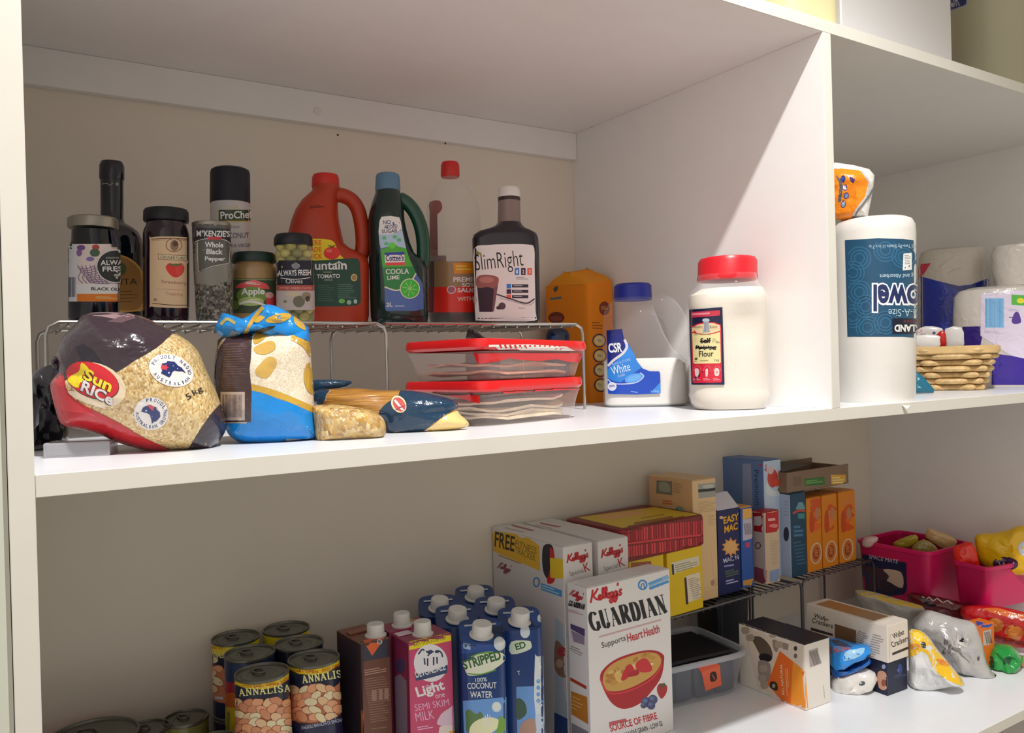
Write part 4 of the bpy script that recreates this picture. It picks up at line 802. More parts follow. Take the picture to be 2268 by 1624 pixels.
A.text('Healthy', (168, 446), (300, 444), 46, '6a5a4a'); A.text('Baker', (405, 440), (520, 434), 44, '6a5a4a'); A.ell(350, 322, 52, 28, 'b4b8c0'); A.poly([(318, 335), (390, 333), (392, 420), (410, 490), (300, 500), (322, 420)], 'a4a8b4'); [A.stroke([(330+16*i, 345), (324+20*i, 490)], 5, '5a6070') for i in range(4)]
A.lines((180, 525), (550, 520), 26, 1, 'a89a70'); A.text('Self', (272, 655), (420, 648), 74, '14121a', .035); A.stroke([(270, 635), (340, 610), (300, 640), (380, 605), (330, 650), (412, 612)], 12, '14121a'); A.stroke([(265, 622), (420, 618)], 14, '14121a')
A.stroke([(448, 650), (452, 590), (478, 596), (470, 620), (452, 622)], 5, '55504a', 4); A.stroke([(488, 645), (492, 595)], 5, '55504a'); A.stroke([(500, 632), (516, 630), (512, 650), (500, 648), (518, 628), (522, 650)], 5, '55504a', 3); A.stroke([(530, 650), (534, 630), (548, 650), (552, 660)], 5, '55504a', 3)
A.text('Raising', (206, 752), (498, 748), 68, '14121a', .035); A.stroke([(205, 730), (260, 700), (250, 745), (330, 705), (320, 745), (410, 705), (400, 745), (495, 708)], 13, '14121a'); A.stroke([(200, 718), (500, 712)], 15, '14121a')
A.text('Flour', (252, 850), (458, 842), 82, '211d1d', .015); A.poly([(190, 865), (228, 858), (228, 890), (190, 892)], '3a4a1a'); A.lines((178, 912), (245, 910), 16, 1, '9a8a60'); A.lines((268, 900), (440, 894), 26, 1, '9a8a60'); A.text('1kg', (472, 925), (540, 920), 46, '4a4438')
for x, p in ((220, [(190, 1030), (205, 1015), (240, 1020), (250, 1060), (240, 1120), (215, 1135), (195, 1105)]), (360, [(345, 1025), (375, 1020), (378, 1070), (370, 1130), (348, 1130), (342, 1070)]), (502, [(470, 1035), (490, 1010), (525, 1015), (540, 1045), (535, 1110), (500, 1125), (472, 1105)])): A.curve(p, 'd8c4c0', 3); A.ring(x+8, 1070, 56, 92, 6, 'd8788a', a0=190, a1=350); A.lines((x-52, 1156), (x+55, 1152), 40, 2, 'd88a98', .5)
wrap_label('label', t, mb, A, 'gloss', step=8)

# ---------------------------------------------------------------- middle shelf, right bay
PM('tissue', 'd8d4ce', .85, bump=.25, noise_scale=90); PM('clear_wrap_white', 'dedad4', .3, coat=.2, bump=.4, noise_scale=30)
F = Fr((1.085, .727, ZM)); t = thing('paper_towel', 'wrapped roll of paper towel standing upside down beside the divider', 'paper towel', F.p)
rows = [(899, 1850, 2020), (894, 1842, 2026), (880, 1838, 2029), (760, 1837.5, 2030), (600, 1837, 2030), (520, 1837.5, 2030), (503, 1841, 2028), (493, 1850, 2022), (487, 1868, 2008), (484, 1890, 1985)]
m = MB(); sil(m, F, rows, zb=ZM+.0003, k=64)
for q in m.v:
    a = atan2(q.y-F.p.y, q.x-F.p.x); g = 1+.010*noise.noise(V((a*5, q.z*16, 3)))
    q.x = F.p.x+(q.x-F.p.x)*g; q.y = F.p.y+(q.y-F.p.y)*g
mb = m; m.build('roll', 'clear_wrap_white', t)
A = Art(1.1, T7); A.poly([(200, 538), (400, 526), (560, 530), (700, 550), (700, 1150), (560, 1136), (400, 1136), (216, 1136)], '1d4a68')
for x, y in ((290, 650), (450, 600), (290, 860), (250, 1010), (340, 1080), (560, 640), (250, 740), (450, 1050), (600, 900), (330, 950)):
    for r_ in (30, 50, 70):
        A.ring(x, y, r_, r_, 9, '2b5f80', n=40); P_, F_, c_ = A.ops[-1]; Q_ = Zt(T7, [(219, 542), (700, 1132)])
        A.ops[-1] = (P_, [f for f in F_ if all(Q_[0][0] < P_[i][0] < Q_[1][0] and Q_[0][1] < P_[i][1] < Q_[1][1] for i in f)], c_)
U = (0, 1)
A.text('160 Two-Ply Sheets 11 in x 7 in', (640, 556), (350, 560), 30, 'a8c0cc', .0, U); A.quad((560, 622), (612, 616), (612, 722), (556, 726), 'dcdcda'); A.lines((566, 632), (606, 630), 60, 6, '8a8a8a', .4)
A.text('Strong and Absorbent', (690, 738), (415, 742), 32, 'b8ccd6', .0, U); A.text('Towel', (760, 806), (366, 800), 190, 'dfe2e6', .09, U); A.text('Towel', (752, 816), (376, 810), 170, '1d2a58', .03, U)
A.text('Create-A-Size', (760, 962), (468, 966), 46, 'a8c0cc', .0, U); A.rect(492, 1022, 700, 1118, '17192c'); A.text('Signature', (680, 1028), (560, 1030), 22, '8a2434', .0, U); A.text('KIRKLAND', (728, 1062), (505, 1062), 44, 'dcdcda', .04, U)
wrap_label('label', t, mb, A, 'gloss', step=7)
m = MB(); m.loft([[F.at(1995, 893, -.0595), F.at(2012, 893, -.056), F.at(2012, 893, -.054), F.at(1995, 893, -.0575)], [F.at(2003, 899, -.062), F.at(2007, 899, -.061), F.at(2007, 899, -.060), F.at(2003, 899, -.061)]]); m.build('wrap_tail', 'clear_wrap_white', t)

zt = F.at(1940, 484)[2]; FO = Fr((1.055, .745, zt)); t = thing('wipes_pack', 'orange and white crinkly pack lying on top of the paper towel', 'pack', FO.p)
O = [(1792, 366), (1850, 360), (1892, 366), (1926, 375), (1937, 388), (1934, 420), (1922, 486), (1860, 487), (1800, 486), (1786, 430)]
m = MB(); pillow(m, FO, O, .022, .026, C('dcd8d4'), 0, 1, 8, amp=.008, freq=45, zmin=zt+.0006); mb = m
A = Art(1.1, T7); A.poly([(60, 120), (140, 96), (280, 110), (300, 120), (340, 180), (320, 270), (230, 410), (60, 440)], 'ef8410'); A.stroke([(240, 410), (335, 275), (372, 215)], 12, '6a6a6e'); A.stroke([(300, 112), (345, 180), (325, 270), (250, 380)], 12, 'b8b4b2')
for y, x, c in ((160, 188, '2a3f9a'), (212, 200, 'c8c4d0'), (262, 206, '7a90c8'), (315, 190, '8a9ac0')): A.ell(x, y, 16, 22, '24346e', .2); A.ell(x, y, 11, 16, c, .2)
A.poly([(228, 145), (262, 160), (250, 185), (232, 170)], '3a2470'); [A.stroke([(150+7*i, 140+8*i), (168+7*i, 210), (158+6*i, 300)], 7, '5a5a62', 4) for i in range(3)]
lay(A, mb, m, 4, off=.002); m.build('pack', 'film', t)

# teal packet, basket and its sachets
P0 = on_z(2046, 871, ZM); F = Fr((1.30, .775, ZM)); m = MB()
pillow(m, F, Zt(TBA, [(100, 1340), (195, 1375), (250, 1420), (360, 1550), (350, 1582), (195, 1582), (100, 1580)]), .006, .008, C('12647e'), 0, 0, 5, amp=.001, zmin=ZM+.0004)
lay(Art(1.0, TBA).poly([(190, 1420), (215, 1440), (190, 1470)], '8ab8c4').poly([(190, 1490), (235, 1535), (190, 1530)], '6aa8b4'), m, m)
tag(m.build('teal_packet', 'gloss', org=F.p), 'small teal packet on the shelf in front of the wicker basket', 'packet')

F = Fr((1.462, .815, ZM)); t = thing('wicker_basket', 'small honey-coloured wicker basket of sachets', 'basket', F.p)
PM('wicker', 'cfae78', .55, noise_amt=.22, noise_scale=120); PM('wicker_rim', 'd6b47c', .5, noise_amt=.12, noise_scale=60)
a0, zb_ = F.st(2072, 867); a1, _ = F.st(2196, 862); b0, zt_ = F.st(2024, 772); b1, _ = F.st(2224, 764); H_ = zt_-ZM
Rb = (a1-a0)/2; Rt = (b1-b0)/2; rx = lambda g: Rb+(Rt-Rb)*g
m = MB(); m.loft([[F.pt(q.x, q.y, ZM+.001+g*H_) for q in se(0, 0, 0, rx(g)-.003, .75*rx(g)-.003, 4, 48)] for g in (0, .5, 1)], C('6a4a24'), cap1=False); m.build('lining', PM('lining', '8a6434', .7), t)
m = MB(); rows_ = 7
for j in range(rows_):
    g = (j+.5)/rows_; pts = []; N = 96
    for i in range(N):
        q = se(0, 0, 0, rx(g), .75*rx(g), 4, N)[i]; l = V((q.x, q.y, 0)).normalized(); k = .0048*sin(i/N*2*pi*9+(j % 2)*pi); pts.append(F.pt(q.x+l.x*k, q.y+l.y*k, ZM+g*H_))
    m.tube(pts, .0056, 8, closed=True, squash=.9)
m.build('weave', 'wicker', t)
m = MB()
m.loft([[F.pt(q.x, q.y, ZM+H_+z_) for q in se(0, 0, 0, rx(1)+o_, .75*rx(1)+o_, 4, 60)] for z_, o_ in ((-.012, .003), (-.010, .0055), (0, .006), (.002, .003), (.001, -.003), (-.010, -.004))], cap0=False, cap1=False)
m.build('rim', 'wicker_rim', t)
zc = ZM+H_
for nm, O, c, lab, dd, art in (
    ('sachet', [(180, 1010), (400, 1010), (415, 1050), (400, 1140), (180, 1140)], 'e8e4e0', 'white flat sachet lying at the near edge of the wicker basket', -.022, None),
    ('sachet', [(180, 960), (270, 915), (400, 925), (450, 960), (430, 1080), (180, 1060)], 'd8d2d2', 'white and pink sachet with small dark marks standing in the wicker basket', .0, Art(1.1, TBA).poly([(185, 950), (240, 950), (230, 975), (190, 980)], 'd88a94').ell(355, 982, 16, 14, '4a4a60').lines((220, 990), (300, 990), 20, 2, '8a8a94')),
    ('sachet', [(380, 1000), (455, 955), (480, 1045), (470, 1120), (400, 1110)], 'c02420', 'red sachet tucked upright in the wicker basket', -.008, None),
    ('sachet', [(465, 940), (630, 925), (655, 1040), (640, 1130), (480, 1130)], 'dcdad6', 'white square sachet at the right inside the wicker basket', .012, None)):
    m = MB(); pillow(m, F, Zt(TBA, O), .004, .004, C(c), 0, 2, 5, amp=.001, freq=60, d=dd)
    if art: lay(art, m, m, 8, off=.0003)
    tag(m.build(nm, 'gloss', org=F.pt(0, dd, zc)), lab, 'sachet', 'sachets in the wicker basket')

# wrapped toilet rolls behind the basket
def wrapped(label, P, rows, n, art, col, zb=None, ratio=.95):
    F = Fr(P); m = MB(); sil(m, F, rows, ratio=ratio, n=n, zb=zb, col=C(col)); mb = m
    if art: lay(art, mb, m, 8, off=.0005)
    return tag(m.build('toilet_roll_pack', 'film', org=F.p), label, 'toilet rolls')
A = Art(1.55, TBA); A.poly([(100, 430), (230, 418), (400, 465), (600, 512), (720, 500), (880, 440), (960, 430), (960, 1500), (100, 1500)], '14288c'); A.poly([(420, 475), (620, 520), (740, 505), (900, 440), (920, 520), (600, 560)], '141c5c'); A.poly([(100, 290), (190, 295), (322, 285), (270, 370), (215, 430), (100, 440)], 'b01c3c'); A.stroke([(500, 380), (560, 345), (640, 340)], 5, '9a94a0', 3)
wrapped('toilet roll pack with a navy blue lower half, behind the wicker basket', (1.672, .935, ZM), [(842, 2040, 2180), (800, 2036, 2188), (640, 2034, 2190), (570, 2034, 2188), (556, 2040, 2182), (551, 2056, 2160)], 3, A, 'cdc6ba', ZM+.0003, .8)
A = Art(1.35, TBA); A.poly([(640, 920), (860, 915), (820, 1100), (700, 1240), (640, 1250)], '2a1a6a'); A.poly([(820, 590), (1120, 560), (1400, 560), (1400, 1300), (1110, 1200), (820, 1010)], 'c8c0d4'); A.poly([(940, 1180), (1040, 1200), (1130, 1210), (1400, 1270), (1400, 1500), (930, 1500)], '2e1486')
A.quad((862, 632), (1056, 634), (1056, 930), (868, 930), '8ab4dc'); A.barcode((868, 640), (1052, 640), 285, '4a90c8', 20); A.quad((1128, 600), (1400, 610), (1400, 720), (1128, 700), '4aa43c'); A.ell(1220, 660, 40, 26, 'd0c830'); A.curve([(1130, 860), (1160, 780), (1200, 780), (1225, 870), (1190, 890), (1150, 890)], '4a2a86', 3); A.stroke([(1104, 826), (1140, 828)], 6, '4a4a60'); A.lines((1100, 740), (1220, 744), 30, 2, 'a49cc0'); A.lines((860, 960), (1060, 970), 30, 2, 'b0a8c8')
wrapped('lilac and purple wrapped toilet roll pack with a pale blue barcode', (1.625, .805, ZM), [(853, 2118, 2296), (840, 2112, 2302), (700, 2110, 2306), (655, 2112, 2306), (643, 2122, 2298), (636, 2150, 2270)], 3, A, 'd9d2cc', ZM+.0003, .75)
F2 = Fr((1.625, .805, ZM)); zt2 = F2.at(2230, 634)[2]
wrapped('plain white toilet roll pack stacked on the lilac wrapped pack', (1.65, .822, zt2), [(632, 2204, 2330), (600, 2197, 2336), (560, 2194, 2336), (545, 2200, 2330), (538, 2225, 2310)], 3, None, 'd9d4cc', zt2+.001, .8)

# ---------------------------------------------------------------- on the top shelf
ZTT = ZT+TH
t = thing('cream_tub', 'cream plastic tub on the top shelf above the divider', 'tub', (.932, .716, ZTT))
m = MB(); m.loft([se(.932, .716, ZTT+z, .051*s_, .032*s_, 5, 48) for z, s_ in ((.0003, .95), (.004, 1), (.09, 1.01), (.16, 1.02))]); m.build('body', PM('cream_plastic', 'eadfae', .35), t)
m = MB(); m.loft([se(.932, .716, ZTT+z, .054*s_, .035*s_, 5, 48) for z, s_ in ((.1605, 1), (.175, 1), (.178, .95))]); m.build('lid', 'white_plastic', t)
PM('white_board', 'd8d6d6', .4)
def wbox(label, x0, x1, y0, y1, h):
    t = thing('storage_box', label, 'box', (x0, y0, ZTT)); MB().box(I4, x0, x1, y0, y1, ZTT+.0003, ZTT+h, bev=.002).build('body', 'white_board', t)
    MB().box(I4, x0-.002, x1+.002, y0-.002, y1+.002, ZTT+h+.0003, ZTT+h+.03, bev=.002).build('lid', 'white_board', t)
wbox('tall white storage box on the top shelf beside the grey-green bin', 1.004, 1.282, .70, .87, .34)
wbox('white storage box set back between the cream tub and the taller box', .975, 1.10, .885, 1.04, .30)
F = Fr((1.425, .803, ZTT)); t = thing('storage_bin', 'round grey-green lidded bin with a navy label on the top shelf', 'bin', F.p)
m = MB(); sil(m, F, [(225, 2116, 2318), (215, 2110, 2322), (0, 2096, 2330), (-260, 2080, 2340)], zb=ZTT+.0003, k=64); mb = m; m.build('body', PM('grey_green_plastic', 'a8a48a', .4, noise_amt=.03, noise_scale=8), t)
m = MB(); sil(m, F, [(-258, 2076, 2344), (-285, 2076, 2344), (-290, 2084, 2336)]); m.build('lid', 'white_plastic', t)
A = Art(1.1); A.curve([(2080, -60), (2140, -60), (2144, 0), (2140, 12), (2128, 18), (2106, 26), (2080, 30)], '9aa0aa', 2); A.curve([(2080, -60), (2137, -60), (2141, 0), (2137, 11), (2126, 15), (2106, 23), (2080, 28)], '12175c', 2); A.text('FLOUR', (2078, 21), (2127, 13), 26, 'a8acc4', .0)
wrap_label('label', t, mb, A, 'gloss')

# ---------------------------------------------------------------- lower shelf
TA = (440, 1340, .19400); TB = (720, 1230, .24259); TC = (1070, 1020, .37187); TD = (1420, 1000, .22928); TE = (1460, 1280, .26455); TF = (1760, 1130, .25249)
def xy_at(u, v, Y): p = on_y(u, v, Y); return V((p.x, p.y, 0))
def reach(C0, dx, dy, u, v): r = ray(u, v); return (C0.y*r.x-C0.x*r.y)/(dx*r.y-dy*r.x)
class Box:
    """upright carton measured from its nearest upright edge"""
    def __init__(s, u, v, Y, rz, zb, vt=None, h=None, uR=None, uL=None, w=None, d=None):
        c = xy_at(u, v, Y); a = radians(rz); s.C = V((c.x, c.y, zb)); s.a = a
        s.M = Matrix.Translation(s.C) @ Matrix.Rotation(a, 4, 'Z')
        s.w = w if w else reach(c, cos(a), sin(a), uR, v); s.d = d if d else reach(c, -sin(a), cos(a), uL, v)
        s.h = h if h else z_px(u, vt, c.x, c.y)-zb
    def mesh(s, col, faces=None, bev=.0008): m = MB(); m.box(s.M, 0, s.w, 0, s.d, .0003, s.h, C(col), bev=bev, faces=faces); return m
    def p(s, x, y, z): return s.M @ V((x, y, z))
def carton(b, name, label, cat, col, art=None, faces=None, group=None, flap='top_flap', flap_col=None, mat='carton', extra=None):
    """one carton: body with its printing, and the closing flap on top"""
    t = thing(name, label, cat, b.C, 0, group); m = b.mesh(col, faces)
    if art: lay(art, m, m, 0, off=.0002)
    m.build('body', mat, t)
    if flap:
        f = MB(); f.box(b.M, .001, b.w-.001, .001, b.d*.62, b.h+.0003, b.h+.0011, C(flap_col or (faces or {}).get('+z', col)), bev=.0002); f.build(flap, mat, t)
    return t
def screw_cap(t, p, r, h, tilt=(0, 0), name='cap', mat='white_plastic'):
    M = Matrix.Translation(p) @ Matrix.Rotation(tilt[0], 4, 'X') @ Matrix.Rotation(tilt[1], 4, 'Y'); m = MB()
    m.lathe(0, 0, [(r*1.22, -.0012), (r*1.22, .0008), (r*1.05, .0012), (r, .0016), (r*.97, h-.0015), (r*.9, h)], 28, M=M); return m.build(name, mat, t)

# tins
PM('tin', '75756c', .38, .75, noise_amt=.05, noise_scale=50)
TR = .0318; TT = .638; TH1 = .1038
def tin(x, y, zb, h, r, label, group=None, zones=None, art=None, lid='tin', k=1.7):
    t = thing('tin_can', label, 'tin', (x, y, zb), 0, group); m = MB()
    zs = zones or [(0, '5a5a56'), (1, '5a5a56')]
    m.lathe(x, y, [(r*.97, zb+.0003), (r*1.01, zb+.001), (r*1.01, zb+.003), (r*.985, zb+.004)], 40, C('6a6a64'), cap1=False)
    for (f0, c), (f1, _) in zip(zs, zs[1:]): m.lathe(x, y, [(r*.985, zb+.004+f0*(h-.008)), (r*.985, zb+.004+f1*(h-.008))], 40, C(c, k), cap0=False, cap1=False)
    if art: lay(art, m, m, 6, off=.0003)
    m.build('body', 'gloss', t)
    L = MB(); z = zb+h; L.lathe(x, y, [(r*.985, z-.004), (r*1.012, z-.0032), (r*1.012, z-.0008), (r*.99, z), (r*.95, z-.0006), (r*.93, z-.003), (r*.78, z-.0032), (r*.76, z-.0024), (r*.55, z-.0026), (r*.53, z-.0032)], 40, cap0=False); o = L.build('lid', lid, t)
    R = MB(); a = atan2(y, x)+.5
    c = V((x+r*.25*cos(a), y+r*.25*sin(a), z-.0016)); R.tube([c+V((r*.30*cos(q)*cos(a)-r*.2*sin(q)*sin(a), r*.30*cos(q)*sin(a)+r*.2*sin(q)*cos(a), .0004)) for q in [2*pi*i/18 for i in range(18)]], .0012, 6, closed=True)
    R.lathe(x+r*.62*cos(a), y+r*.62*sin(a), [(.003, z-.0032), (.003, z-.0012), (.002, z-.0008)], 12); R.build('ring_pull', 'tin', o); return t
AZ = [(0, '1b1f3a'), (.22, '1b1f3a'), (.222, 'a8694a'), (.70, 'a8694a'), (.702, '191d30'), (.88, '191d30'), (.882, 'd9ac24'), (1, 'd9ac24')]
def beans(seed, poly, n, cols=('dba882', 'c9906a', 'e6bd98', 'b97e5c')):
    A = Art(1.5, TA); rnd = random.Random(seed); x0, y0, x1, y1 = poly
    i = 0
    for gy in range(int((y1-y0)/78)+1):
        for gx in range(int((x1-x0)/110)+1):
            A.ell(x0+gx*110+rnd.uniform(-25, 25)+(gy % 2)*50, y0+gy*78+rnd.uniform(-18, 18), rnd.uniform(66, 84), rnd.uniform(44, 54), '8a553c', rnd.uniform(-.8, .8), 18)
            P = A.ops[-1]; A.ops[-1] = P; cx = sum(p[0] for p in P[0])/len(P[0]); cy = sum(p[1] for p in P[0])/len(P[0])
            A.ops.append(([(cx+(p[0]-cx)*.9, cy+(p[1]-cy)*.9) for p in P[0]], P[1], C(rnd.choice(cols), 1.5))); i += 1
    return A
A1 = beans(3, (450, 1110, 1000, 1500), 20)
A1.poly([(405, 830), (560, 900), (740, 900), (900, 870), (1050, 770), (1050, 830), (900, 935), (740, 965), (560, 960), (410, 905)], 'd9ac24'); A1.poly([(405, 905), (560, 960), (740, 968), (900, 938), (1050, 835), (1052, 960), (900, 1045), (740, 1075), (560, 1065), (405, 1005)], '1b1f33')
A1.text('OPEN', (500, 925), (605, 945), 34, 'a84a1c', .01); A1.text('EASY OPEN', (630, 948), (910, 915), 34, 'a84a1c', .01); A1.text('EASY', (945, 900), (1040, 845), 34, 'a84a1c', .01); A1.serif('ANNALISA', (470, 1038), (1040, 985), 78, 'd6cf86', 15, 9)
A2 = beans(5, (1080, 960, 1600, 1290), 20)
A2.poly([(1000, 650), (1150, 730), (1300, 740), (1450, 715), (1620, 610), (1620, 670), (1450, 780), (1300, 800), (1150, 790), (1000, 715)], 'd9ac24'); A2.poly([(1000, 715), (1150, 790), (1300, 802), (1450, 782), (1625, 675), (1625, 800), (1450, 880), (1300, 905), (1150, 895), (1000, 830)], '1b1f33'); A2.poly([(1010, 1290), (1150, 1345), (1300, 1355), (1450, 1330), (1620, 1250), (1640, 1500), (1010, 1500)], '191d3a')
A2.text('EASY OPEN', (1085, 765), (1360, 780), 34, 'a84a1c', .01); A2.text('EASY OPEN', (1415, 765), (1640, 700), 34, 'a84a1c', .01); A2.serif('ANNALISA', (1190, 890), (1700, 815), 82, 'd6cf86', 17, 10); A2.text('FAGIOLI BIANCHI DI SPAGNA', (1190, 1420), (1640, 1330), 40, 'b0b4cc', .0)
A3 = beans(7, (160, 640, 260, 960), 8); A3.text('ANNALISA', (120, 600), (330, 610), 70, 'd6cf86', .02); A3.text('EASY OPEN', (150, 500), (300, 510), 34, 'a84a1c', .01); A3.lines((190, 1045), (330, 1060), 40, 1, 'b0b4cc', .7)
A4 = Art(1.4, TA); A4.poly([(270, 870), (480, 900), (480, 1010), (270, 1000)], '8a1c30'); A4.poly([(270, 1000), (480, 1010), (480, 1180), (270, 1160)], '9a4c1c'); A4.poly([(270, 1160), (480, 1180), (480, 1470), (270, 1430)], 'a08a1c'); A4.curve([(330, 1230), (360, 1240), (350, 1420), (325, 1400)], '5a6a24', 3)
A6 = Art(1.5, TA).lines((900, 505), (1010, 535), 40, 1, 'a8707a', .6)
spots = [((580, 1487), 'front left tin of white beans with yellow and navy label', AZ, A1), ((695, 1456), 'front right tin of white beans with navy bottom band, nearest the brown carton', AZ, A2), ((553, 1444), 'tin with a blue, red and yellow label between the bean tins', [(0, 'a08a1c'), (.3, '9a4c1c'), (.55, '8a1c30'), (.72, '1c2a48'), (1, '1c2a48')], A4), ((662, 1422), 'dark-labelled tin in the middle row of the tin stack', [(0, '1a1c2e'), (1, '1a1c2e')], A6), ((522, 1410), 'rear left tin of brown beans with a yellow top band', AZ, A3), ((634, 1390), 'rear tin with a yellow top band nearest the back wall', AZ, None)]
for (u, v), lab, zn, art in spots:
    q = on_z(u, v, TT); tin(q.x, q.y, TT-TH1, TH1, TR, lab, 'tins stacked two high', zn, art)
    tin(q.x, q.y, ZL, TH1-.0003, TR, 'tin in the bottom layer of the tin stack under another tin', 'tins under the top layer', [(0, '1b1f3a'), (1, '2a2a3a')])
for (u, v), lab, c in (((412, 1588), 'low tin with dull green label left of the tall tin stack, nearest the stack', '6a6a3a'), ((325, 1612), 'pale low tin between the big red tin and the tin stack', '7a7450'), ((476, 1640), 'low tin at the bottom edge of the photo in front of the tin stack', '5a6244')):
    q = on_z(u, v, .558); k = min(1.0, 1.155/q.y); tin(q.x*k, q.y*k, ZL, 1+(q.z-1)*k-ZL, .0275, lab, 'low tins beside the stack', [(0, c), (1, c)])
q = on_z(205, 1627, .565); tin(q.x, q.y, ZL, .135, .052, 'big wide tin with a red label at the far left', None, [(0, 'b02020'), (1, 'b02020')])

# milk cartons
PM('choc_carton', '4a3026', .4)
b = Box(800, 1425, .985, 4, ZL, vt=1428, uR=864, uL=746)
A = Art(1.7, TB); A.poly([(318, 790), (600, 730), (610, 1624), (330, 1624)], '30303e'); A.poly([(345, 780), (530, 735), (540, 760), (430, 920)], 'b8542c'); A.ell(497, 790, 24, 25, 'a8a4a4'); A.ell(497, 790, 15, 16, '5a5a5a')
A.poly([(335, 975), (590, 925), (612, 1700), (360, 1700)], '5c3a2c'); A.lines((355, 1050), (570, 1010), 60, 3, '9a7a6a', .4); A.lines((360, 1130), (575, 1100), 480, 22, '7a5a4a', .35, 5); A.rect(425, 1230, 470, 1330, '84685a'); A.rect(490, 1220, 525, 1320, '84685a'); A.rect(540, 1215, 580, 1315, '84685a'); A.poly([(330, 1420), (350, 1400), (362, 1700), (335, 1700)], 'a85a34'); A.poly([(110, 760), (296, 800), (310, 1700), (130, 1700)], '2e2630')
t = carton(b, 'drink_carton', 'brown drink carton with an orange corner flap beside the tins', 'carton', C('3a2a26', 1.5), A, {'+z': C('6a4030', 1.5)}, flap=None)
screw_cap(t, b.p(b.w*.74, b.d*.26, b.h+.001), .0115, .015); m = MB(); m.box(b.M, .004, b.w-.006, b.d*.55, b.d*.72, b.h+.0004, b.h+.0025, C('7a4a38', 1.5), bev=.0004); m.build('top_seam', 'carton', t)
PINK = 'a0385c'
b = Box(904, 1424, .955, 2, ZL, vt=1426, uR=1001, uL=867)
A = Art(1.7, TB); A.poly([(766, 790), (1148, 706), (1150, 780), (768, 868)], 'c8b01c'); A.text('EASY OPEN 3-STEP CAP', (815, 833), (1105, 768), 32, '3a2a10', .0)
A.poly([(768, 868), (1150, 780), (1180, 1640), (782, 1640)], 'a63c5c'); A.ell(965, 985, 155, 172, 'c6bcc4', -.1)
A.curve([(905, 895), (930, 870), (1010, 860), (1040, 850), (1045, 900), (1030, 940), (1010, 925), (940, 935), (915, 930)], 'dcd6da', 3); [A.stroke(p, 14, '23304e', 3) for p in ([(850, 905), (885, 860), (905, 870)], [(920, 875), (950, 900), (935, 920)], [(960, 868), (990, 885)], [(1030, 870), (1060, 890), (1072, 930)], [(905, 940), (910, 1000)], [(935, 940), (935, 1010)], [(990, 930), (990, 1005)], [(1020, 930), (1022, 990)])]; A.ell(955, 885, 24, 18, '23304e'); A.ell(1020, 880, 20, 14, '23304e')
A.poly([(815, 1085), (960, 1060), (1118, 1000), (1112, 1075), (960, 1120), (830, 1148)], '2c3a5a'); A.text('DEVONDALE', (832, 1122), (1102, 1045), 62, 'd0ccd4', .02)
A.text('Light', (852, 1325), (1105, 1250), 120, 'd8c8d0', .03); A.text('one', (1010, 1310), (1095, 1292), 34, 'd8b0c0', .0); A.text('the', (918, 1215), (980, 1200), 30, 'd8b0c0', .0); A.text('SEMI SKIM', (822, 1425), (1135, 1370), 60, 'd898b0', -.005); A.text('MILK', (832, 1520), (1000, 1490), 80, 'd898b0', -.005); A.lines((840, 1570), (990, 1545), 40, 2, 'd898b0', .4)
A.curve([(1020, 1540), (1060, 1450), (1130, 1400), (1175, 1380), (1180, 1560), (1100, 1560)], 'b8a0ac', 3); A.curve([(1040, 1600), (1060, 1560), (1180, 1560), (1185, 1640), (1050, 1640)], 'c8b4a8', 3); A.rect(1130, 1605, 1182, 1640, 'c89a30')
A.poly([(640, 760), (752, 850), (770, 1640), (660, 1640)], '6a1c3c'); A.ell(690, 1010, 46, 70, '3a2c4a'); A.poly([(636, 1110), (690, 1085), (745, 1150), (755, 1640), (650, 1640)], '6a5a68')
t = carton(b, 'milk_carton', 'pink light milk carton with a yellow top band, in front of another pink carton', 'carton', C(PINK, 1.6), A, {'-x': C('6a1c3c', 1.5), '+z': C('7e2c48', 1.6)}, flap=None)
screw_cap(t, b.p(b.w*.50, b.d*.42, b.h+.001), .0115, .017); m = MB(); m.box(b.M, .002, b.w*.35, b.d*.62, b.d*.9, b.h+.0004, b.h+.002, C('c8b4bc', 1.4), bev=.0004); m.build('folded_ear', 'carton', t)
b2 = Box(862, 1392, .955+b.d+.006, 2, ZL, h=b.h, uR=956, uL=835)
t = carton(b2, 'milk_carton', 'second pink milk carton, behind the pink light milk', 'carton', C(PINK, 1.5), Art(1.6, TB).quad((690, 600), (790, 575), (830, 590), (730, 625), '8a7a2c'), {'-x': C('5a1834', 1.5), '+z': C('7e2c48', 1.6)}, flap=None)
screw_cap(t, b2.p(b2.w*.42, b2.d*.42, b2.h+.001), .0115, .017); m = MB(); m.box(b2.M, b2.w*.62, b2.w-.002, b2.d*.1, b2.d*.5, b2.h+.0004, b2.h+.002, C('b8a4ac', 1.4), bev=.0004); m.build('folded_ear', 'carton', t)

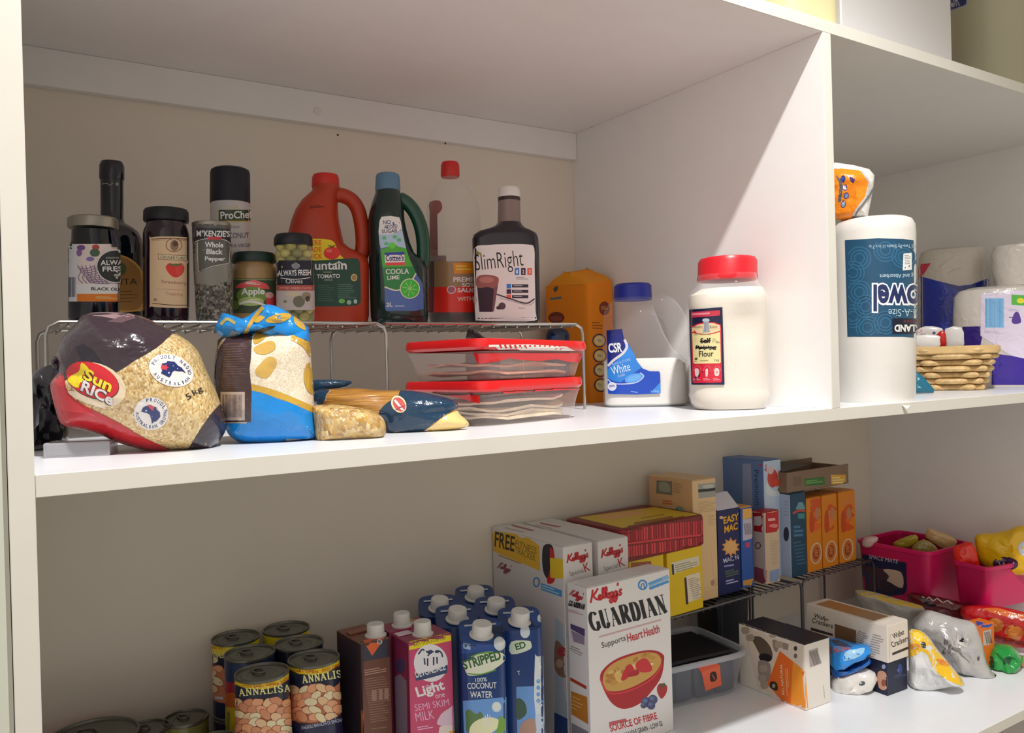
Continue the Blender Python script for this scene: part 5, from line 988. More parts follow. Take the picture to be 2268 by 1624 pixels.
# coconut water: six cartons in two columns
def coco(u, v, uc, vc, ul, ur, zt, label, art):
    q = on_z(uc, vc, zt); q = V((q.x, q.y+.012, 0)); F = Fr((q.x, q.y, ZL), 4); t = thing('coconut_water_carton', label, 'carton', F.p, 0, 'coconut water cartons')
    R = .0310; m = MB(); h = zt-ZL
    def ring(z, s, tilt=0, n=3.2): return [F.pt(p.x, p.y, z+tilt*(p.y/R)) for p in se(0, 0, 0, R*s, R*s, n, 40)]
    m.loft([ring(ZL+.0003, .97), ring(ZL+.003, 1), ring(ZL+h*.35, 1), ring(ZL+h*.7, 1), ring(zt-.012, .995, .008, 3.4), ring(zt-.008, .97, .008, 4)], C('193870', 1.3))
    if art: lay(art, m, m, 7, off=.0003)
    m.build('body', 'gloss', t)
    c = F.pt(0, -R*.30, zt-.0095); screw_cap(t, c, .0135, .016, (radians(10), 0))
    s = MB(); s.tube([F.pt(-R*.7, R*.45, zt-.004), F.pt(R*.7, R*.45, zt-.004)], .003, 6, C('b4bcc8', 1.3), squash=.4); s.build('top_seam', 'carton', t)
    return t
def coco_art(front):
    A = Art(1.55, TB); B1, B2, B3 = '1c3568', '24508e', '3a6cae'
    if front == 1:
        A.poly([(1200, 540), (1760, 500), (1790, 640), (1230, 660)], B1); A.poly([(1230, 640), (1760, 600), (1770, 860), (1250, 900)], '234482')
        for i in range(16): A.stroke([(1450+12*i, 650), (1470+10*i, 700), (1470+14*i+6*abs(i-8), 800-10*abs(i-7))], 7, '16263c', 3)
        A.ell(1590, 810, 50, 60, 'b4c0d8'); A.ell(1596, 800, 30, 36, 'd0d8e4'); A.poly([(1260, 800), (1330, 815), (1328, 865), (1265, 850)], '8aa0b8'); A.ell(1678, 635, 12, 32, 'c0ccdc')
        A.curve([(1262, 985), (1330, 950), (1420, 890), (1560, 880), (1630, 905), (1640, 960), (1560, 1030), (1450, 1085), (1320, 1100), (1285, 1060)], 'c2c8b4', 3); A.stroke([(1330, 930), (1420, 895), (1600, 885)], 14, '5a8a3a', 3); A.stroke([(1300, 1080), (1420, 1088), (1560, 1045)], 12, '5a8a3a', 3)
        A.text('STRIPPED', (1272, 1048), (1612, 950), 88, '2f5a34', .035)
        A.text('100%', (1372, 1160), (1480, 1150), 38, 'b8c8dc', .01); A.text('COCONUT', (1300, 1222), (1565, 1215), 56, 'c4d0e0', .01); A.text('WATER', (1325, 1302), (1528, 1300), 58, 'c4d0e0', .01); A.poly([(1260, 1330), (1700, 1290), (1720, 1640), (1270, 1640)], '5a86bc'); A.ell(1565, 1385, 44, 48, 'a8bcd4'); A.ell(1565, 1380, 34, 38, 'c0d0e0')
        A.curve([(1285, 1430), (1320, 1410), (1380, 1450), (1420, 1430), (1450, 1500), (1400, 1600), (1300, 1620), (1290, 1500)], '4a6a3a', 3); A.curve([(1330, 1560), (1400, 1500), (1500, 1480), (1580, 1500), (1590, 1560), (1480, 1640), (1330, 1640)], 'd8c8a0', 3); A.curve([(1590, 1470), (1640, 1500), (1640, 1600), (1560, 1640), (1580, 1540)], '5f8a2c', 3); [A.stroke([(1450+14*i, 1560), (1440+22*i, 1450+abs(i-2)*14)], 8, 'c8d0d4') for i in range(5)]
        A.poly([(1690, 1010), (1728, 975), (1750, 1000), (1756, 1640), (1700, 1640)], 'b4bccb'); [A.ell(1710, 1225+52*i, 7, 9, '4a72a8') for i in range(6)]
    else:
        A.poly([(1640, 540), (2130, 460), (2120, 640), (1730, 660)], '234482'); [A.stroke([(1760+10*i, 590), (1790+11*i, 650)], 7, '16263c') for i in range(12)]
        A.ell(1825, 700, 44, 56, 'b4c0d8'); A.ell(1965, 578, 28, 36, 'c0c8d4'); A.curve([(1700, 790), (1850, 780), (1880, 800), (1870, 860), (1700, 905)], 'b8c4b0', 3); A.text('ED', (1745, 868), (1838, 842), 60, '2f5a34', .03); A.poly([(1745, 1200), (2095, 1190), (2095, 1640), (1755, 1640)], '5a86bc')
        A.text('T', (1760, 1095), (1785, 1090), 36, 'b8c8dc', .01); A.curve([(1915, 940), (1935, 925), (2040, 915), (2055, 930), (2060, 1440), (1920, 1450)], 'b8c2d4', 3); A.poly([(1918, 1455), (2058, 1440), (2060, 1640), (1922, 1640)], 'a8b6cc'); A.poly([(1940, 985), (2020, 970), (2030, 1080), (1950, 1095)], 'c8d4e4'); [A.ell(1945, 1150+60*i, 17, 20, '5a8ac0') for i in range(4)]
        A.curve([(1750, 1310), (1820, 1340), (1840, 1440), (1780, 1500), (1750, 1480)], '2c4a34', 3); A.curve([(1780, 1560), (1840, 1500), (1910, 1500), (1920, 1640), (1790, 1640)], '9a7a6a', 3)
    return A
ZK = .650
coco(0, 0, 1075, 1390, 0, 0, ZK, 'nearest coconut water carton, full blue front with a green word showing', coco_art(1))
coco(0, 0, 1160, 1362, 0, 0, ZK, 'right front coconut water carton beside the white cereal box', coco_art(2))
coco(0, 0, 1020, 1357, 0, 0, ZK, 'coconut water carton in the middle row, behind the nearest one', None)
coco(0, 0, 1106, 1337, 0, 0, ZK, 'coconut water carton in the middle row, behind the right front one', None)
coco(0, 0, 980, 1334, 0, 0, ZK, 'rear left coconut water carton near the pink milk', None)
coco(0, 0, 1060, 1311, 0, 0, ZK, 'rear right coconut water carton against the back wall', None)

# cereal boxes
b1 = Box(1247, 1213, .985, 0, ZL, vt=1213, uR=1312, d=.203)
def sk_end(A, x0, y0, x1, y1, h):
    A.script_k((x0, y0), (x1, y1), h, 9, 'a8242c'); e = V((x1-x0, y1-y0)); A.text('Special', (x0+20, y0+85), (x0+20+e.x*.62, y0+85+e.y*.62), 34, '6a6a70', .0); A.text('K', (x0+20+e.x*.66, y0+78+e.y*.66), (x0+20+e.x*.92, y0+78+e.y*.92), 52, 'a8242c', .0); A.lines((x0+15, y0+120), (x1, y1+120), 20, 1, '8a7a80', .6)
A = Art(1.35, TC); A.poly([(55, 420), (250, 445), (335, 510), (340, 660), (250, 620), (60, 540)], 'dca52a'); A.text('FREE', (68, 512), (186, 545), 90, '2c2418', .02, (.05, -1)); A.text('FITNESS', (192, 512), (318, 560), 40, '6a5a2a', .0, (.05, -1)); A.text('TRACKER', (192, 552), (310, 602), 40, '6a5a2a', .0, (.05, -1)); A.lines((90, 560), (300, 640), 10, 1, '9a7a2a', .6)
A.curve([(360, 510), (410, 505), (425, 580), (425, 700), (405, 725), (365, 680), (352, 600)], '2a2430', 3); A.curve([(398, 520), (425, 560), (430, 700), (405, 735), (380, 720), (400, 640)], 'b8242c', 3); A.poly([(398, 580), (476, 588), (478, 704), (402, 700)], 'd8b424')
A.script_k((85, 640), (160, 668), 40, 6, '8a4a5a'); A.ring(318, 725, 17, 26, 8, '3a7ac0'); A.poly([(345, 730), (470, 775), (470, 815), (345, 770)], '4a8ac8'); A.lines((350, 740), (466, 780), 30, 2, 'a0c4e4', .5); A.poly([(430, 930), (500, 1000), (500, 1624), (430, 1500)], 'a8b4bc'); A.curve([(430, 1080), (470, 1100), (498, 1160), (495, 1290), (430, 1250)], '8a6a54', 3); A.ell(470, 1140, 26, 30, 'a83a40'); A.ell(455, 1210, 22, 26, 'b89a7a'); A.poly([(425, 1500), (505, 1540), (505, 1700), (425, 1700)], '22407a')
A.stroke([(170, 386), (560, 486)], 9, '9a5a54'); A.stroke([(130, 400), (420, 475)], 6, 'a89a98'); sk_end(A, 500, 612, 632, 575, 48)
t = carton(b1, 'cereal_box', 'white cereal box with a yellow FREE fitness tracker band on its side', 'cereal box', C('cfcac8', 1.25), A, None, 'tall flake cereal boxes', 'top_flap')
b2 = Box(1324, 1201, .985, 0, ZL, vt=1201, uR=1391, d=.203)
A = Art(1.35, TC); sk_end(A, 705, 582, 838, 545, 48); A.stroke([(340, 374), (740, 454)], 9, '9a5a54'); A.stroke([(310, 384), (560, 440)], 6, 'a89a98')
carton(b2, 'cereal_box', 'plain white cereal box end with a red script name, right of the fitness tracker box', 'cereal box', C('cfcac8', 1.25), A, None, 'tall flake cereal boxes', 'top_flap')
b = Box(1300, 1306, .925, 2.5, ZL, vt=1304, uR=1484, uL=1256)
A = Art(1.0, TC)
A.script_k((640, 850), (835, 800), 74, 12, 'c8202c'); A.ring(950, 742, 24, 27, 9, '3a8ad0'); A.stroke([(938, 765), (945, 735), (955, 730), (962, 762)], 7, '3a8ad0'); A.stroke([(985, 742), (1104, 692)], 24, '8abae0'); A.stroke([(990, 765), (1104, 720)], 16, '4a9ad8'); A.lines((985, 732), (1100, 684), 20, 1, '5aa4dc', .6)
A.serif('GUARDIAN', (650, 1018), (1098, 905), 108, '15141a', 22, 4.5, .14)
A.stroke([(690, 1053), (1060, 950)], 7, 'd8a8b0'); A.text('Supports', (708, 1130), (850, 1082), 44, '4a4448', .0, (-.12, -1)); A.text('Heart', (860, 1085), (952, 1056), 50, 'c82836', .01, (-.12, -1)); A.text('Health', (960, 1054), (1052, 1026), 50, 'c82836', .01, (-.12, -1))
A.curve([(697, 1300), (720, 1240), (800, 1180), (930, 1138), (1020, 1132), (1070, 1155), (1078, 1190), (1060, 1290), (1000, 1380), (930, 1450), (850, 1480), (790, 1465), (740, 1410)], 'b0141e', 4); A.curve([(712, 1310), (730, 1250), (800, 1195), (930, 1150), (1010, 1145), (1050, 1165), (1058, 1210), (1010, 1280), (900, 1345), (800, 1375), (730, 1365)], 'd0a050', 4)
rnd = random.Random(9)
for i in range(46):
    x = rnd.uniform(735, 1035); y = 1345-(x-735)*.5+rnd.uniform(-75, 10)
    if 712 < x < 1050 and y > 1185-(x-800)*.25: A.ell(x, y, rnd.uniform(12, 22), rnd.uniform(9, 15), rnd.choice(['e0b864', 'c8923e', 'ecd08c', 'b87e34']), rnd.uniform(-1, 1), 12)
A.curve([(820, 1300), (850, 1230), (880, 1215), (900, 1250), (880, 1275), (840, 1310)], 'c8202a', 3); A.curve([(905, 1225), (930, 1190), (970, 1180), (1000, 1220), (1000, 1255), (940, 1262)], 'd02a32', 3); A.curve([(860, 1270), (920, 1245), (925, 1275), (870, 1290)], 'b01824', 3)
A.stroke([(697, 1300), (735, 1375), (800, 1388), (910, 1355), (1015, 1290), (1062, 1215)], 10, 'd8343c', 4); A.curve([(1035, 1370), (1050, 1330), (1092, 1340), (1090, 1385), (1060, 1420)], 'b0242c', 3); A.poly([(1045, 1340), (1080, 1325), (1085, 1345), (1060, 1352)], '4a5a2a')
for x, y, r_ in ((970, 1440, 30), (1010, 1425, 28), (1000, 1460, 24), (955, 1460, 18)): A.ell(x, y, r_, r_, '4a5078'); A.ell(x-6, y-8, r_*.5, r_*.4, '6a74a0')
A.lines((748, 1560), (905, 1525), 24, 1, 'c85a64', .8); A.text('SOURCE OF FIBRE', (760, 1618), (1040, 1540), 42, 'c8202c', .02); A.text('WHOLE GRAIN - LOW GI', (850, 1650), (1070, 1580), 30, '2a2a2e', .01)
A.script_k((512, 803), (592, 833), 40, 6, 'c03a44'); A.serif('GUARDIAN', (508, 864), (604, 889), 30, '2a2428', 6, 2.5, .12); A.lines((505, 885), (605, 912), 18, 2, 'c8a0a4', .4); A.poly([(520, 972), (606, 1005), (606, 1050), (522, 1004)], '5a4a78'); A.poly([(524, 1012), (604, 1050), (604, 1100), (540, 1080)], '9a8aa0'); A.lines((524, 1104), (606, 1140), 160, 12, '9a8e8a', .35); A.poly([(520, 1292), (616, 1345), (616, 1365), (520, 1312)], 'b8442c'); A.poly([(524, 1374), (620, 1410), (626, 1572), (526, 1512)], 'c8802c'); A.lines((525, 1400), (610, 1440), 80, 4, 'e0b070', .3); A.poly([(528, 1564), (626, 1616), (628, 1676), (528, 1622)], '8a8a94')
A.serif('GUARDIAN', (752, 720), (930, 672), 20, '5a5458', 7, 3, .1); A.lines((600, 725), (680, 700), 14, 1, '9a7a78', .6)
carton(b, 'cereal_box', 'big white cereal box showing a red bowl of flakes, nearest the front', 'cereal box', C('dedad8', 1.1), A, None, None, 'top_flap')

# dark wire rack on the lower shelf and the boxes on it
MR = Matrix.Translation((.868, 1.0215, 0)) @ Matrix.Rotation(radians(2.6), 4, 'Z'); MR2 = Matrix.Translation(MR @ V((.463, .001, 0))) @ Matrix.Rotation(radians(2.6), 4, 'Z')
rack('wire_shelf_rack', 'dark wire rack on the lower shelf under the yellow and cream boxes', 0, .455, 0, .125, ZL, ZR2-.0023, .0024, .017, 'dark_chrome', MR)
rack('wire_shelf_rack', 'dark wire rack on the lower shelf under the row of orange pasta boxes', 0, .25, .002, .123, ZL, ZR2-.0023, .0024, .017, 'dark_chrome', MR2)
b = Box(1481, 1372, 1.026, 3, ZR2, vt=1226, uR=1559, d=.10)
A = Art(1.35, TC); A.quad((1120, 610), (1282, 568), (1288, 625), (1124, 680), 'c4bca4'); A.lines((1140, 625), (1280, 588), 50, 4, '8a8470', .4); A.poly([(1122, 620), (1134, 617), (1138, 680), (1126, 682)], '2a2420'); A.quad((1205, 690), (1290, 665), (1298, 820), (1212, 850), 'cdbfa8'); A.poly([(1198, 700), (1210, 697), (1222, 855), (1208, 860)], '3a2434'); A.lines((1218, 710), (1286, 690), 130, 12, '8a8070', .35)
carton(b, 'biscuit_box', 'bright yellow box with white label panels, right one under the chocolate biscuit box', 'box', C('c8a814', 1.35), A, None, 'yellow boxes', None); hy = b.h; Yy = b
b = Box(1397, 1395, 1.024, 3, ZR2, h=hy, uR=1474, d=.10)
carton(b, 'biscuit_box', 'bright yellow box mostly hidden behind the white cereal box', 'box', C('c8a814', 1.35), Art(1.35, TC).poly([(880, 610), (1000, 600), (1003, 625), (880, 640)], '8a4a2c'), None, 'yellow boxes', None)
c0 = Yy.p(-.105, 0, 0); MC = Matrix.Translation((c0.x, c0.y-.004, ZR2+hy+.0004)) @ Matrix.Rotation(radians(4), 4, 'Z'); wc = .205; hc = .053; dc = .148
t = thing('biscuit_box', 'flat yellow-topped box with red chocolate biscuit pictures along its side, on the yellow boxes', 'box', MC.translation)
m = MB(); m.loft([[MC @ V((wc/2+q.x, dc/2+q.y, z)) for q in se(0, 0, 0, wc/2*s_, dc/2*s_, 14, 60)] for z, s_ in ((0, .985), (.002, 1), (hc-.006, 1), (hc-.001, .985), (hc, .96))], C('6a1c1c', 1.5))
A = Art(1.5, TC); A.poly([(560, 340), (1020, 278), (1285, 322), (830, 404)], 'c0a024'); A.curve([(680, 335), (900, 303), (960, 318), (770, 350)], 'c8945a', 3); A.stroke([(900, 376), (1130, 336)], 12, '8a5a1c'); A.stroke([(860, 394), (1200, 334)], 8, '7a4a1c'); A.stroke([(940, 346), (1080, 322)], 8, '9a7a1c')
rnd = random.Random(2)
for row, (ya, yb, yc, yd) in enumerate(((408, 355, 488, 438), (520, 452, 585, 510))):
    for i in range(34):
        f = i/34; x = 800+f*525; y0 = ya+(yb-ya)*f; y1 = yc+(yd-yc)*f; A.quad((x, y0), (x+11, y0-1), (x+13, y1-1), (x+2, y1), rnd.choice(['a02430', 'b02c36', '8a1c28', 'b83a40']))
A.stroke([(790, 505), (1000, 478), (1330, 440)], 12, 'b8303a')
lay(A, m, m, 0, off=.0002); m.build('body', 'carton', t)

b = Box(1540, 1340, 1.058, 1, ZR2, vt=1066, uR=1592, uL=1444)
A = Art(1.45, TD); A.poly([(150, 280), (300, 290), (300, 425), (145, 405)], '6a6a5c'); A.curve([(180, 300), (260, 310), (280, 390), (180, 380)], '8a8a78', 3); A.lines((315, 305), (415, 320), 100, 6, '8a7460', .3); A.lines((210, 470), (330, 480), 50, 2, 'b0603c', .6, 3); A.ell(370, 570, 46, 40, '6a8a80'); A.ell(345, 565, 14, 10, '3a6a5a'); A.ell(395, 590, 14, 10, '3a6a5a'); A.quad((550, 318), (728, 300), (730, 435), (555, 455), '8c8c84'); A.quad((550, 368), (728, 348), (729, 378), (552, 398), '2a2a28'); A.curve([(600, 330), (690, 320), (700, 350), (610, 360)], 'aaaaa0', 3)
A.lines((548, 490), (735, 470), 110, 8, 'a88e68', .35); A.lines((640, 620), (745, 610), 700, 34, 'a88e68', .3, 4); A.ell(690, 1270, 18, 30, '9a7a5a')
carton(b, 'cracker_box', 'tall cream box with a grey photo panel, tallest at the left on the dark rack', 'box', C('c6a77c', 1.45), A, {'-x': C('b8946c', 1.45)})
b = Box(1594, 1325, 1.062, 2, ZR2, vt=1132, uR=1642, d=.045)
A = Art(1.4, TD); A.text('EASY', (792, 708), (945, 664), 74, '8a3a14', .05, (0, -1)); A.text('MAC', (800, 795), (935, 755), 74, '8a3a14', .05, (0, -1)); A.text('EASY', (796, 704), (942, 660), 68, 'd8a01c', .02, (0, -1)); A.text('MAC', (804, 791), (931, 751), 68, 'd8a01c', .02, (0, -1))
A.poly([(865+(95 if i % 2 else 62)*cos(i*pi/10)*.95, 925+(95 if i % 2 else 62)*sin(i*pi/10)) for i in range(20)], 'd08a48'); A.ell(865, 925, 60, 58, 'd8a060'); A.text('MAC N', (800, 1080), (945, 1040), 44, 'b8bcd8', .01); A.lines((800, 1105), (945, 1080), 20, 1, '8a90c0', .7); A.lines((805, 1160), (940, 1120), 70, 3, '4a5a4a', .6); A.lines((815, 1250), (935, 1220), 50, 2, '9aa0c8', .5); A.ell(775, 640, 20, 14, 'c8a88a')
t = carton(b, 'macaroni_box', 'dark blue macaroni carton with a white gable top and a yellow burst', 'box', C('12184e', 1.4), A, None, None, None)
m = MB(); m.add([b.p(0, 0, b.h), b.p(b.w, 0, b.h), b.p(b.w, b.d, b.h), b.p(0, b.d, b.h), b.p(.0, b.d*.45, b.h+.028), b.p(b.w-.008, b.d*.45, b.h+.028), b.p(b.w-.008, b.d*.55, b.h+.028), b.p(0, b.d*.55, b.h+.028)], [[0, 1, 5, 4], [1, 2, 6, 5], [2, 3, 7, 6], [3, 0, 4, 7], [4, 5, 6, 7]], C('bcb8c0', 1.35)); m.build('gable_top', 'carton', t)['label'] = 'white gable top'
b = Box(1645, 1312, 1.070, 2, ZR2, vt=1126, uR=1670, d=.05)
A = Art(1.4, TD); A.poly([(980, 560), (1080, 545), (1082, 640), (980, 660)], 'd8a050'); A.poly([(980, 660), (1082, 645), (1082, 840), (982, 865)], 'b0a8b8'); A.barcode((990, 700), (1060, 690), 110, '6a6470', 12); A.poly([(1005, 885), (1050, 878), (1050, 925), (1010, 930)], 'b83a50'); A.poly([(985, 1250), (1095, 1225), (1098, 1330), (990, 1350)], 'c08a3a')
carton(b, 'snack_box', 'narrow blue box end with orange bands and a barcode, right of the macaroni carton', 'box', C('24509c', 1.4), A, {'+z': C('d8a050', 1.3)})
b = Box(1697, 1305, 1.060, 2, ZR2, vt=1136, uR=1729, uL=1669)
A = Art(1.45, TD); A.poly([(1075, 545), (1214, 575), (1212, 790), (1090, 770)], '8e1418'); A.poly([(1214, 575), (1348, 570), (1348, 770), (1212, 790)], 'a8181c'); A.poly([(1090, 630), (1160, 625), (1170, 690), (1150, 720), (1090, 715)], 'b0a0a0'); A.lines((1225, 650), (1330, 640), 30, 1, 'd89a98', .8); A.curve([(1230, 720), (1280, 700), (1320, 710), (1300, 740)], 'c87070', 3); A.ell(1180, 750, 16, 30, 'b8a8a8')
A.ring(1130, 910, 26, 32, 10, '4a2c34', n=6); A.lines((1110, 1000), (1190, 1010), 100, 5, 'b09a94', .3); A.lines((1240, 860), (1330, 850), 250, 16, 'a8926c', .35); A.poly([(1095, 1110), (1214, 1150), (1214, 1300), (1095, 1240)], '7a3a48'); A.poly([(1240, 1160), (1335, 1130), (1340, 1260), (1245, 1285)], '7a8cb0')
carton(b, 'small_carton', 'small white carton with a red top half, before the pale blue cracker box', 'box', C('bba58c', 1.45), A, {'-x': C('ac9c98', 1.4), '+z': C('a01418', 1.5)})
b = Box(1697, 1290, 1.087, 0, ZR2, vt=1022, uR=1736, uL=1607)
A = Art(1.55, TD); A.text('Premium', (1090, 180), (1105, 520), 44, '24304e', .0, (1, .0)); A.text('Original', (1030, 270), (1050, 470), 26, '3a4460', .0, (1, .0)); A.poly([(1130, 120), (1210, 125), (1210, 200)], 'a83a54'); A.poly([(980, 120), (1060, 120), (1080, 540), (980, 540)], '808aa8'); A.ell(1270, 260, 50, 90, 'b03c34'); A.ell(1310, 300, 30, 40, 'c04838'); A.ell(1250, 180, 30, 40, 'b8a4a4'); A.ell(1340, 220, 24, 40, '9a8078'); A.curve([(1215, 300), (1260, 370), (1350, 390), (1350, 430), (1215, 420)], 'b8c0d0', 3); A.ell(1335, 370, 16, 20, '5a6a3a')
carton(b, 'cracker_box', 'tall pale blue cracker box with red flowers on its front, against the back wall', 'box', C('56709e', 1.5), A, {'-y': C('a8b8d0', 1.45)})
def pasta(u, uR, uL, Y, front, label, art, d, vt, left=None, zt=None, v=1270):
    b = Box(u, v, Y, 2, ZR2, vt=vt, h=zt, uR=uR, uL=uL, d=d); carton(b, 'pasta_box', label, 'box', C(front, 1.5), art, {'-x': C(left, 1.4)} if left else None, 'pasta boxes in a row on the rack'); return b
A = Art(1.5, TD); A.poly([(1490, 560), (1520, 490), (1560, 490), (1590, 560)], '5a8a94'); A.stroke([(1465, 600), (1530, 570), (1605, 580)], 22, 'a84438', 3); A.poly([(1510, 600), (1580, 600), (1575, 650), (1515, 650)], '3a7a80'); A.lines((1470, 720), (1570, 715), 120, 3, '3a6a8a', .6); A.lines((1465, 880), (1580, 860), 240, 7, '2a5a70', .4); A.ell(1402, 800, 26, 70, '22243a'); A.lines((1380, 480), (1440, 480), 160, 5, '8a94a8', .4)
bT = pasta(1753, 1788, None, 1.063, '0f3a54', 'teal blue pasta box, first of the pasta row beside the pale cracker box', A, .06, 1096, '9aa8c0')
def oval(A, x, y): A.ell(x, y, 56, 105, 'c0a890', .1); A.ell(x, y, 44, 92, 'b0682c', .1); A.ell(x, y, 28, 60, '8a3a1c', .1); A.lines((x-18, y-40), (x+18, y-44), 80, 5, 'c88a4a', .4)
def oart(x, seed):
    A = Art(1.5, TD); rnd = random.Random(seed)
    for i in range(5): A.curve([(x+rnd.uniform(-70, 40), 470+i*60), (x+rnd.uniform(-20, 70), 450+i*60), (x+rnd.uniform(0, 70), 500+i*60), (x-30, 530+i*60)], rnd.choice(['c85a1c', 'b84a18', 'c07030']), 3)
    A.curve([(x-60, 600), (x-30, 580), (x-20, 760), (x-60, 770)], 'b0401c', 3); A.ell(x+10, 600, 22, 60, 'a87050'); oval(A, x, 985-(x-1690)*.13); return A
ho = pasta(1790, 1822, None, 1.066, 'c07414', 'orange pasta box beside the teal box, left of the three orange ones', oart(1690, 1), .06, 1106).h
pasta(1824, 1857, None, 1.069, 'c07414', 'orange pasta box in the middle of the three orange ones', oart(1835, 2), .06, 0, zt=ho, v=1255)
pasta(1861, 1897, None, 1.072, 'c07414', 'orange pasta box at the right end of the row next to the pink tub', oart(1995, 3), .06, 0, zt=ho, v=1245)
zc = ZR2+max(ho, bT.h)+.0014
b = Box(1743, 1085, 1.068, 1, zc, vt=1048, uR=1880, d=.09); t = thing('display_tray', 'shallow brown open cardboard tray lying on top of the pasta boxes', 'box', b.C)
m = MB(); cb = C('7a6450', 1.3)
for a in ((0, b.w, 0, .002, 0, b.h), (0, b.w, b.d-.002, b.d, 0, b.h*1.15), (0, .002, .002, b.d-.002, 0, b.h), (b.w-.002, b.w, .002, b.d-.002, 0, b.h*.9), (0, b.w, 0, b.d, 0, .0015)): m.box(b.M, *a, cb, bev=.0003)
A = Art(1.4, TD); A.poly([(1575, 265), (1770, 245), (1775, 325), (1580, 335)], '34682c'); A.lines((1590, 285), (1760, 265), 40, 2, '6a9a5a', .5); A.poly([(1832, 225), (1975, 225), (1978, 345), (1838, 362)], 'c8942c'); A.lines((1845, 250), (1965, 245), 70, 3, 'e0c890', .5); A.quad((1465, 240), (1550, 240), (1550, 330), (1465, 335), '6a5440'); lay(A, m, m, 0); m.build('tray', 'carton', t)
m = MB(); m.add([b.p(.004, .01, b.h), b.p(b.w*.55, .03, b.h+.002), b.p(b.w*.5, b.d-.004, b.h*1.1), b.p(.004, b.d-.004, b.h*1.2), b.p(.004, .01, b.h+.001), b.p(b.w*.55, .03, b.h+.003), b.p(b.w*.5, b.d-.004, b.h*1.1+.001), b.p(.004, b.d-.004, b.h*1.2+.001)], [[0, 1, 2, 3], [4, 5, 6, 7], [0, 1, 5, 4], [1, 2, 6, 5], [2, 3, 7, 6], [3, 0, 4, 7]], C('2a221c', 1.3)); m.build('folded_lid', 'carton', t)

# ---------------------------------------------------------------- lower shelf, front right
clear('tub_plastic', 'c2c8d4', .20, .15); PM('dark_food', '15151f', .45, noise_amt=.3, noise_scale=60); PM('blue_grey_food', '3a4352', .5, noise_amt=.25, noise_scale=50)
c0 = xy_at(1490, 1590, .985); MT = Matrix.Translation((.872, .986, ZL)) @ Matrix.Rotation(radians(-7), 4, 'Z'); wt, dt = .212, .155; ht = z_px(1687, 1440, 1.085, .96)-ZL
t = thing('plastic_tub', 'see-through plastic tub with dark packets and an orange sticker, right of the bowl cereal box', 'tub', MT.translation)
def trg(z, s, k=0): return [MT @ V((wt/2+q.x, dt/2+q.y, z)) for q in se(0, 0, 0, wt/2*s+k, dt/2*s+k, 7, 56)]
m = MB(); m.loft([trg(.0004, .86), trg(.003, .88), trg(ht*.6, .95), trg(ht-.006, .985)], cap1=False); mbt = m; m.build('tub_body', 'tub_plastic', t)
m = MB(); m.loft([trg(ht-.010, .985, .001), trg(ht-.009, .985, .0045), trg(ht-.002, .985, .005), trg(ht, .985, .003), trg(ht-.001, .985, -.001), trg(ht-.010, .985, -.0005)], cap0=False, cap1=False); m.build('rim', clear('rim_plastic', 'c8ccd4', .55, .2), t)
m = MB()
for i in range(4):
    x = .018+i*.045; m.box(MT, x, x+.038, .016, dt-.02, .004, ht*.78+.004*(i % 2), bev=.004)
m.build('packets', 'blue_grey_food', t)
m = MB(); m.box(MT, .016, wt-.02, .02, dt-.02, ht*.80+.005, ht*.80+.012, bev=.003); m.build('dark_top_layer', 'dark_food', t)
A = Art(1.25, TE); A.poly([(300, 720), (440, 690), (505, 730), (520, 900), (385, 948), (355, 800)], 'd0583a'); A.poly([(355, 790), (506, 735), (518, 900), (385, 946)], 'e0684a'); A.curve([(425, 800), (470, 785), (480, 850), (430, 870)], '3a2a24', 3); A.stroke([(440, 810), (465, 850)], 8, 'c05a3c')
o = MB(); lay(A, mbt, o, 6, off=.0006); o.build('sticker', 'paper', t)['label'] = 'orange sticker with a small dark mark'
b = Box(1592, 1440, 1.085, -4, ZL, h=.118, uR=1668, d=.07); t = thing('dark_tub', 'dark plastic tub standing behind the see-through tub under the rack', 'tub', b.C)
m = MB(); m.loft([[b.p(b.w/2+q.x, b.d/2+q.y, z) for q in se(0, 0, 0, b.w/2*s_, b.d/2*s_, 6, 40)] for z, s_ in ((.0004, .9), (b.h-.012, .98))], C('1a1c24')); m.build('tub_body', 'plastic', t)
m = MB(); m.loft([[b.p(b.w/2+q.x, b.d/2+q.y, z) for q in se(0, 0, 0, b.w/2*s_, b.d/2*s_, 6, 40)] for z, s_ in ((b.h-.0118, 1.03), (b.h-.004, 1.03), (b.h, .98))], C('0e1018')); m.build('lid', 'plastic', t)

# white and orange barcode box
b = Box(1785, 1579, .857, -1, ZL, vt=1429, uR=1841, uL=1641)
A = Art(1.15, TE); A.poly([(690, 380), (1210, 560), (1250, 1120), (840, 960), (820, 900)], 'cdc0b2'); A.curve([(775, 500), (850, 495), (920, 560), (950, 640), (930, 700), (850, 700), (840, 640), (800, 560)], '5a4c40', 3); A.ell(890, 668, 56, 34, '16141a', .15); A.curve([(950, 520), (1000, 540), (990, 620), (960, 600)], '8a7c70', 3); A.curve([(830, 700), (930, 720), (920, 860), (850, 880)], '8c8078', 3)
for x, y in ((720, 440), (760, 500), (870, 760), (860, 840), (950, 470), (1000, 560), (880, 900)): A.curve([(x-30, y-20), (x+26, y-24), (x+34, y+22), (x-20, y+28)], 'a09284', 3)
A.poly([(1010, 612), (1222, 783), (1250, 1135), (1060, 1065), (905, 890)], 'd8641c'); A.poly([(1120, 700), (1222, 783), (1250, 1135), (1100, 1080)], 'e08a24'); A.curve([(935, 870), (985, 880), (990, 945), (930, 920)], '2a2018', 3); A.ell(960, 905, 14, 18, 'a08a6a'); A.text('ALL NATURAL', (1050, 985), (1030, 720), 20, 'f0d8b8', .0, (-1, .05)); A.lines((1075, 760), (1090, 1000), 26, 2, 'e8b070', .4)
